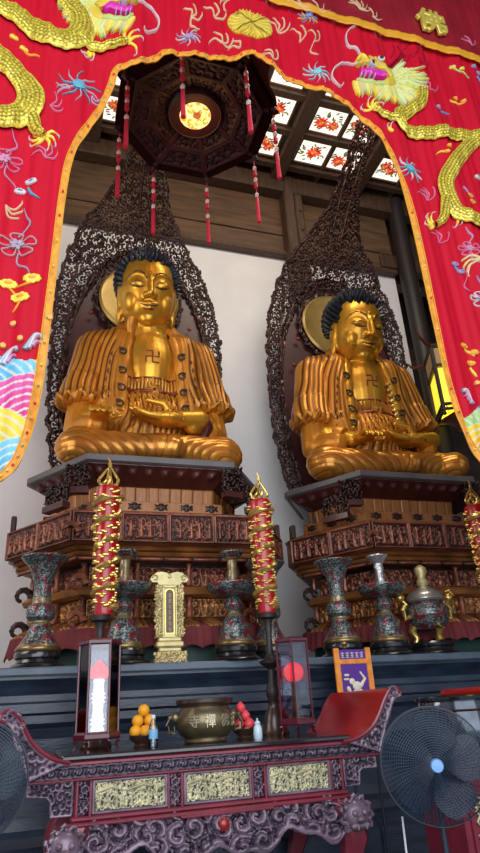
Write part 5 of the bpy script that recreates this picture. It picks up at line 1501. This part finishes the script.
for (dx, dy, dz, l) in ((-.052,-.025,.105,'orange at the left of the bottom ring in its bowl'),(.016,-.050,.103,'orange at the front of the bottom ring in its bowl'),(.066,.008,.105,'orange at the right of the bottom ring in its bowl, beside the bottle'),(-.010,.052,.105,'orange at the back of the bottom ring, behind the others'),(-.034,-.012,.172,'orange on the second layer, left side'),(.054,-.012,.172,'orange on the second layer, right side'),(.010,-.004,.240,'topmost orange crowning the pile')):
    orange(.80+dx, 5.0+dy, TT+dz, l)
def peach(x, y, z, label):
    t = thing('peach', label, 'peach', (x, y, z), 0, 'pink peaches piled in the right offering bowl')
    b = MB(); b.lathe([(.001,-.034),(.02,-.032),(.036,-.012),(.038,.004),(.028,.022),(.012,.036),(.002,.044)], (0,0,0), 18); b.build('fruit', 'peach_pink', t, smooth=True)
    b = MB(); b.T = Matrix.Rotation(.5, 4, 'Y'); b.sphere((0,0,-.033), (.02,.01,.004), 8, 6); b.build('leaf', 'leaf_green', t)
for (dx, dy, dz, l) in ((-.045,-.02,.108,'pink peach at the left of the bottom ring, by the censer rim'),(.025,-.045,.106,'pink peach at the front of the bottom ring'),(.055,.025,.108,'pink peach at the right of the bottom ring'),(-.008,.050,.106,'pink peach at the back of the bottom ring'),(.012,-.006,.165,'pink peach on the second layer of its pile'),(-.020,.004,.222,'topmost pink peach of the pile')):
    peach(1.60+dx, 5.08+dy, TT+dz, l)
wb = thing('water_bottle', 'small clear plastic water bottle with blue label beside the oranges', 'bottle', (.845, 4.79, TT))
b = MB(); b.lathe([(.028,0),(.031,.006),(.031,.06),(.029,.065),(.031,.07),(.031,.125),(.026,.15),(.013,.172),(.012,.185)], (0,0,0), 20); b.build('body', 'bottle_plastic', wb, smooth=True)
b = MB(); b.lathe([(.0315,.055),(.0318,.056),(.0318,.112),(.0315,.113)], (0,0,0), 20); b.build('label_band', 'bottle_label', wb, smooth=True)
b = MB(); b.lathe([(.014,.183),(.015,.186),(.015,.202),(.010,.206)], (0,0,0), 16); b.build('cap', 'white_cap', wb, smooth=True)
jb = thing('ceramic_bottle', 'small white lidded jar in front of the peaches', 'jar', (1.615, 4.80, TT))
b = MB(); b.lathe([(.026,0),(.032,.01),(.034,.05),(.030,.085),(.020,.098),(.018,.105)], (0,0,0), 20); b.build('body', 'ceramic_white', jb, smooth=True)
b = MB(); b.lathe([(.022,.104),(.024,.110),(.016,.122),(.006,.128),(.009,.138),(.002,.144)], (0,0,0), 16); b.build('lid', 'ceramic_white', jb, smooth=True)
# ---- hexagonal glass votive lamps
def glass_lamp(x, y, rz, label, bulb):
    t = thing('glass_lamp', label, 'lamp', (x, y, TT), rz, 'hexagonal glass votive lamps')
    H0, H1, R_ = .09, .70, .145
    hx = lambda r, z: [(r*math.cos(k*PI/3), r*math.sin(k*PI/3), z) for k in range(6)]
    b = MB(); b.loft([hx(R_+.01,H0-.02), hx(R_+.018,H0-.01), hx(R_+.018,H0+.015), hx(R_,H0+.03)]); b.build('base', 'lamp_frame', t)
    b = MB(); b.loft([hx(R_,H1-.01), hx(R_+.012,H1), hx(R_+.012,H1+.02), hx(R_-.03,H1+.035)]); b.build('lid', 'lamp_frame', t)
    for k in range(6):
        a = k*PI/3; px, py = R_*math.cos(a), R_*math.sin(a)
        q = MB(); q.tube([(px,py,H0),(px,py,H1)], .0085, 6); q.build('post', 'lamp_frame', t)
        q = MB(); q.tube([(px*.95,py*.95,H0-.01),(px*1.05,py*1.05,.06),(px*.9,py*.9,.035),(px*1.08,py*1.08,0.008)], [.016,.014,.009,.010], 8); q.build('foot', 'lamp_frame', t, smooth=True)
        a2 = a+PI/3; p2 = (R_*math.cos(a2)*.985, R_*math.sin(a2)*.985); p1 = (px*.985, py*.985)
        q = MB(); q.add([(p1[0],p1[1],H0+.03),(p2[0],p2[1],H0+.03),(p2[0],p2[1],H1-.01),(p1[0],p1[1],H1-.01),(p1[0]*.98,p1[1]*.98,H0+.03),(p2[0]*.98,p2[1]*.98,H0+.03),(p2[0]*.98,p2[1]*.98,H1-.01),(p1[0]*.98,p1[1]*.98,H1-.01)], [(0,1,2,3),(4,7,6,5),(0,4,5,1),(1,5,6,2),(2,6,7,3),(3,7,4,0)]); q.build('glass_pane', 'lamp_glass', t)
    if bulb:      # round red bulb on a turned brass stem
        b = MB(); b.lathe([(.05,H0+.03),(.055,H0+.05),(.02,H0+.07),(.03,H0+.12),(.018,H0+.16),(.028,H0+.20),(.016,H0+.25),(.03,H0+.30),(.03,H0+.31)], (0,0,0), 18); b.build('stem', 'brass_dark', t, smooth=True)
        b = MB(); b.sphere((0,0,H0+.375), (.082,.082,.078), 20, 14); b.build('red_bulb', 'lotus_red', t, smooth=True)
    else:         # red lotus over a ribbed clear column
        b = MB(); pr = [(.05,H0+.03)]
        for k in range(12): z = H0+.05+k*.028; pr += [(.047+.010*math.sin(k*1.1), z), (.036, z+.015)]
        b.lathe(pr+[(.02,H0+.39)], (0,0,0), 20); b.build('crystal_column', 'acrylic', t, smooth=True)
        b = MB()
        for ring, (n, r, zt, w) in enumerate(((8,.075,.46,.030),(6,.045,.50,.028),(4,.02,.52,.022))):
            for k in range(n):
                a = 2*PI*k/n+ring*.4
                b.tube([(.01*math.cos(a),.01*math.sin(a),H0+.37),(r*math.cos(a),r*math.sin(a),H0+.40),(r*.95*math.cos(a),r*.95*math.sin(a),zt+.03),(r*.55*math.cos(a),r*.55*math.sin(a),zt+.075)], [.012,w,w*.9,.003], 8, .45)
        b.build('red_lotus', 'lotus_red', t, smooth=True)
    return t
glass_lamp(.475, 4.95, math.radians(-5), 'hexagonal glass lamp with red lotus on a clear column, left on the table', False)
glass_lamp(2.07, 5.14, math.radians(8), 'hexagonal glass lamp with round red bulb, right on the table', True)
# ---- dragon candles on turned stands
def candle_stand(x, y, z0, ztop, label):
    t = thing('candle_stand', label, 'candle stand', (x, y, z0), 0, 'turned bronze stands under the dragon candles')
    H = ztop-z0
    b = MB(); b.lathe([(.115,0),(.12,.015),(.105,.04),(.09,.10),(.075,.17),(.05,.20),(.045,.23),(.05,.25)], (0,0,0), 28); b.build('bell_base', 'bowl_brown', t, smooth=True)
    b = MB(); b.lathe([(.03,.24),(.055,.30),(.062,.34),(.045,.38),(.032,.42),(.03,H*.52),(.05,H*.54),(.095,H*.57),(.10,H*.59),(.055,H*.61),(.03,H*.66),(.026,H*.82),(.034,H*.86),(.026,H*.9),(.05,H-.05),(.07,H-.045)], (0,0,0), 24); b.build('shaft', 'palace_wood', t, smooth=True)
    b = MB(); b.lathe([(.05,H-.055),(.075,H-.04),(.082,H-.005),(.072,H)], (0,0,0), 24); b.build('cup', 'palace_wood', t, smooth=True)
def dragon_candle(x, y, z, H, label, r=.088):
    t = thing('dragon_candle', label, 'candle', (x, y, z), 0, 'red candles wound with golden dragons')
    b = MB(); b.lathe([(r*.85,0),(r*.9,.02),(r*1.0,H*.4),(r*1.18,H*.9),(r*1.2,H-.02),(r*1.1,H),(.01,H)], (0,0,0), 36); b.build('wax', 'candle_red', t, smooth=True)
    R = lambda zz: r*(.9+.3*zz/H)
    b = MB(); n = 190; turns = 5.2; pts = []; rr = []
    for i in range(n):
        f = i/(n-1); zz = .05+f*(H-.12); a = f*turns*2*PI-1.2+.5*math.sin(f*40)
        pts.append((R(zz)*1.01*math.cos(a), R(zz)*1.01*math.sin(a), zz)); rr.append(.030+.012*math.sin(f*110))
    b.tube(pts, rr, 7, .8); b.build('coiled_dragon', 'gilt', t, smooth=True)
    b = MB(); rs = random.Random(4)
    for i in range(66):
        zz = .04+(i+.5)/66*(H-.09); a = i*2.4
        for k in range(4):
            a2 = a+(k-1.5)*.22; z2 = zz+.012*math.sin(k*2+i)
            b.sphere((R(z2)*1.02*math.cos(a2), R(z2)*1.02*math.sin(a2), z2), (.022,.022,.014), 6, 5)
    b.build('cloud_pattern', 'gilt', t, smooth=True)
    fl = empty('flame_finial', (0,0,H), parent=t)
    for (ph, A, hh) in ((0,.085,.24),(PI,.085,.22),(PI/2,.06,.18),(-PI/2,.06,.18),(.8,.04,.29),(2.4,.05,.15)):
        b = MB(); pts = [(A*math.cos(ph)*math.sin(PI*min(1,q*1.15)+.15)*(1.1-.3*q)+.012*math.sin(q*9+ph), A*math.sin(ph)*math.sin(PI*min(1,q*1.15)+.15), q*hh) for q in [k/12 for k in range(13)]]
        b.tube(pts, [.018*(1-.6*k/12) for k in range(13)], 8); b.build('flame_tongue', 'gilt', fl, smooth=True)
candle_stand(.505, 5.32, TT, 2.25, 'dark turned stand under the left dragon candle, behind the lotus lamp')
dragon_candle(.53, 5.32, 2.25, 1.09, 'red candle wound with a golden dragon, before the left throne')
candle_stand(1.985, 5.44, TT, 2.27, 'dark turned stand with bell foot under the middle dragon candle')
dragon_candle(1.985, 5.44, 2.27, 1.05, 'red candle wound with a golden dragon, between the two thrones')
candle_stand(4.30, 5.25, TT, 2.30, 'dark turned stand under the dragon candle at the right edge')
dragon_candle(4.30, 5.25, 2.30, 1.00, 'red candle wound with a golden dragon, cut by the right edge')
# ================================================================== STANDING SIGN, DRUM, CABINET, FANS
sg = thing('banner_sign', 'purple sign in an orange frame standing behind the red upturned table end', 'sign', (2.90, 5.68, 0), 0)
b = MB()
for sx in (-1,1): b.bbox(sx*.165-.028, sx*.165+.028, -.015, .015, 1.35, 1.975, .006)
b.bbox(-.165,.165,-.017,.015,1.83,1.875,.006); b.bbox(-.165,.165,-.012,.015,1.42,1.46,.006); b.build('frame', 'sign_orange', sg)
for sx in (-1,1):
    b = MB(); b.tube([(sx*.12,0,0.01),(sx*.12,0,1.44)], .012, 8); b.build('leg', 'fan_plastic', sg)
b = MB(); b.bbox(-.16,.16,-.006,.006,1.44,1.96,.003); b.build('purple_cloth', 'sign_purple', sg)
b = MB()
for k in range(5):
    x = -.105+k*.05; rs = random.Random(k)
    b.bbox(x-.018,x+.018,-.012,-.006,1.925,1.931,.001); b.bbox(x-.014,x+.014,-.012,-.006,1.905,1.911,.001); b.bbox(x-.018,x+.018,-.012,-.006,1.888,1.893,.001); b.bbox(x-.003,x+.003,-.012,-.006,1.89,1.938,.001)
b.build('title_writing', 'sign_cream', sg)
b = MB(); b.sphere((.02,-.008,1.56), (.065,.01,.06), 14, 8); b.sphere((.01,-.010,1.64), (.045,.01,.04), 12, 8); b.sphere((-.035,-.010,1.68), (.03,.008,.028), 12, 8); b.cap((.05,-.008,1.64),(.10,-.008,1.70), .02,.012, 8); b.cap((.10,-.008,1.70),(.06,-.008,1.755), .012,.01, 8); b.cap((-.08,-.008,1.62),(-.06,-.008,1.57), .02,.015, 8); b.cap((-.07,-.008,1.54),(.09,-.008,1.53), .022,.02, 8)
b.cap((-.10,-.008,1.735),(-.07,-.008,1.735), .012,.012, 6); b.cap((-.11,-.008,1.70),(-.07,-.008,1.70), .010,.010, 6); b.build('painted_emblem', 'sign_cream', sg, smooth=True)
b = MB(); b.lathe([(.03,1.975),(.02,1.99),(.035,2.01),(.03,2.03),(.01,2.035)], (-.07,0,0), 14); b.build('brass_knob', 'brass_dark', sg, smooth=True)
cb = thing('lacquer_cabinet', 'red lacquer cabinet with gilt carving under the metal drum, behind the large fan', 'cabinet', (3.02, 4.28, 0))
b = MB(); b.bbox(-.30,.34,-.24,.26,.10,1.02,.012); b.bbox(-.33,.37,-.27,.28,1.02,1.08,.012); b.bbox(-.32,.36,-.26,.27,.04,.12,.012)
for sx in (-.26,.30):
    for sy in (-.2,.22): b.bbox(sx-.04,sx+.04,sy-.04,sy+.04,0,.06,.008)
b.build('body', 'table_red', cb)
for xa in (-.26,.05):
    d = MB(); d.bbox(xa,xa+.27,-.262,-.24,.18,.96,.008); dd = d.build('door', 'table_red', cb)
    relief('gilt_carving', (xa+.03,-.266,.24), (xa+.24,-.266,.24), (xa+.03,-.266,.90), .007, lambda x,y,W,H: scrolls(x/.055,y/.055,4,1.5), .018, 'table_gold', dd, mask=lambda x,y,W,H,h: h > .45)
dr = thing('metal_drum', 'round dark metal drum with shiny side on the red cabinet', 'drum', (3.0, 4.28, 1.08)); dr.scale = (1,1,.9)
b = MB(); b.lathe([(.27,0),(.285,.012),(.28,.03),(.30,.10),(.305,.25),(.295,.40),(.285,.44)], (0,0,0), 48); b.build('body', 'drum_metal', dr, smooth=True)
b = MB(); b.lathe([(.285,.435),(.31,.445),(.312,.465),(.29,.475),(.27,.46),(.01,.455)], (0,0,0), 48); b.build('rim', 'drum_metal', dr, smooth=True)
b = MB()
for z in (.09, .36): b.lathe([(.300,z),(.309,z+.008),(.300,z+.016)], (0,0,0), 48)
b.build('hoop', 'bowl_brown', dr, smooth=True)
def fan(x, y, z, R_, rz, label):
    t = thing('pedestal_fan', label, 'fan', (x, y, 0), rz, 'blue-black standing fans')
    b = MB(); b.lathe([(.24,0),(.25,.015),(.23,.03),(.06,.05),(.03,.06)], (0,.12,0), 32); b.build('base', 'fan_plastic', t, smooth=True)
    b = MB(); b.tube([(0,.12,.04),(0,.12,z-.08)], .016, 12); b.tube([(0,.12,.04),(0,.12,z*.55)], .023, 12); b.build('pole', 'fan_plastic', t, smooth=True)
    gd = empty('guard', (0,0,z), parent=t)
    Rx = Matrix.Rotation(PI/2, 4, 'X')
    for side, nm in ((-1,'front_grille'),(1,'rear_grille')):
        b = MB()
        def yy(r): return side*(.075-.045*(r/R_)**2)
        for k in range(1, 24):
            r = R_*k/23.5
            b.tube([(r*math.cos(a), yy(r), r*math.sin(a)) for a in [2*PI*j/40 for j in range(41)]], .0014, 3)
        for k in range(72):
            a = 2*PI*k/72
            b.tube([(r*math.cos(a+.25*r/R_), yy(r), r*math.sin(a+.25*r/R_)) for r in (R_*.12, R_*.4, R_*.7, R_)], .0014, 3)
        b.build(nm, 'fan_wire', gd)
    b = MB(); b.tube([(R_*math.cos(a), 0, R_*math.sin(a)) for a in [2*PI*j/64 for j in range(65)]], .005, 6, 2.2, up=(0,1,0)); b.build('guard_rim', 'fan_wire', gd, smooth=True)
    bl = empty('blades', (0,0,z), parent=t)
    for k in range(5):
        b = MB(); rings = []
        for i in range(9):
            r = .05+(R_*.92-.05)*i/8; w = .60*math.sin(PI*min(1,(i+2.2)/11.5))+.10
            row = []
            for j in range(9):
                a = 2*PI*k/5+w*(j/8*2-1)*.95+r*.8
                row.append((r*math.cos(a), .03*(j/8*2-1), r*math.sin(a)))
            rings.append(row+[(p[0], p[1]+.004, p[2]) for p in row[::-1]])
        b.loft(rings); b.build('blade', 'fan_blade', bl, smooth=True)
    b = MB(); b.T = Rx; b.lathe([(.001,.10),(.03,.098),(.036,.085),(.034,.06),(.001,.05)], (0,0,0), 24); b.build('hub_badge', 'fan_hub', bl, smooth=True)
    b = MB(); b.T = Matrix.Translation((0,0,z)) @ Rx; b.lathe([(.03,-.24),(.07,-.22),(.085,-.16),(.085,-.09),(.05,-.06),(.03,.05)], (0,0,0), 24); b.build('motor', 'fan_plastic', t, smooth=True)
    return t
fan(2.16, 3.4, 1.165, .292, math.radians(-26), 'large round standing fan with blue hub in front of the red cabinet')
fan(-.235, 3.4, 1.265, .26, 0, 'round standing fan cut by the left edge, before the table end')
b = MB(); b.tube([(2.04,3.66,.0),(2.05,3.66,.5),(2.06,3.66,.9)], .006, 6); cw = b.build('fan_cable', 'cable_white'); tag(cw, 'thin white cable running up behind the large fan', 'cable')
# ================================================================== CAMERA, LIGHT
sc = bpy.context.scene
cd = bpy.data.cameras.new('camera'); co = bpy.data.objects.new('camera', cd); COL.objects.link(co)
cd.sensor_fit = 'VERTICAL'; cd.sensor_height = 24.0; cd.lens = FPX/853*24.0
m3 = Matrix((Rv, Uv, -Fv)).transposed()
co.matrix_world = Matrix.Translation(CAM) @ m3.to_4x4()
cd.clip_start = .05; cd.clip_end = 200
sc.camera = co
w = bpy.data.worlds.new('sky'); sc.world = w; w.use_nodes = True
bg = w.node_tree.nodes['Background']; bg.inputs[0].default_value = (.72,.84,1,1); bg.inputs[1].default_value = .75
def area(name, loc, target, sx, sy, e, col):
    l = bpy.data.lights.new(name, 'AREA'); l.shape = 'RECTANGLE'; l.size = sx; l.size_y = sy; l.energy = e; l.color = col
    o = bpy.data.objects.new(name, l); COL.objects.link(o); o.location = loc
    d = Vector(target)-Vector(loc); o.rotation_euler = d.to_track_quat('-Z', 'Y').to_euler()
    return o
area('doorway_daylight', (0,-3.6,5.0), (1.5,6,5.0), 9, 8.5, 640, (.90,.95,1))
area('statue_fill_light', (3.0,4.6,10.7), (3.0,8.2,6.0), 5, 1.0, 190, (1,.90,.74))  # added fill light behind the canopy for the statues, no fixture modelled
area('side_fill_light', (-3.5,5.2,5.0), (1.5,8.0,5.6), 2.2, 3, 80, (1,.93,.82))  # added fill light from the left, in place of bounce off the floor
v = sc.view_settings; v.view_transform = 'Standard'; v.look = 'None'; v.gamma = 1; v.use_curve_mapping = False; v.exposure = 0.28
sc.cycles.max_bounces = 6; sc.cycles.diffuse_bounces = 3; sc.cycles.glossy_bounces = 3; sc.cycles.transparent_max_bounces = 24
sc.cycles.use_denoising = True
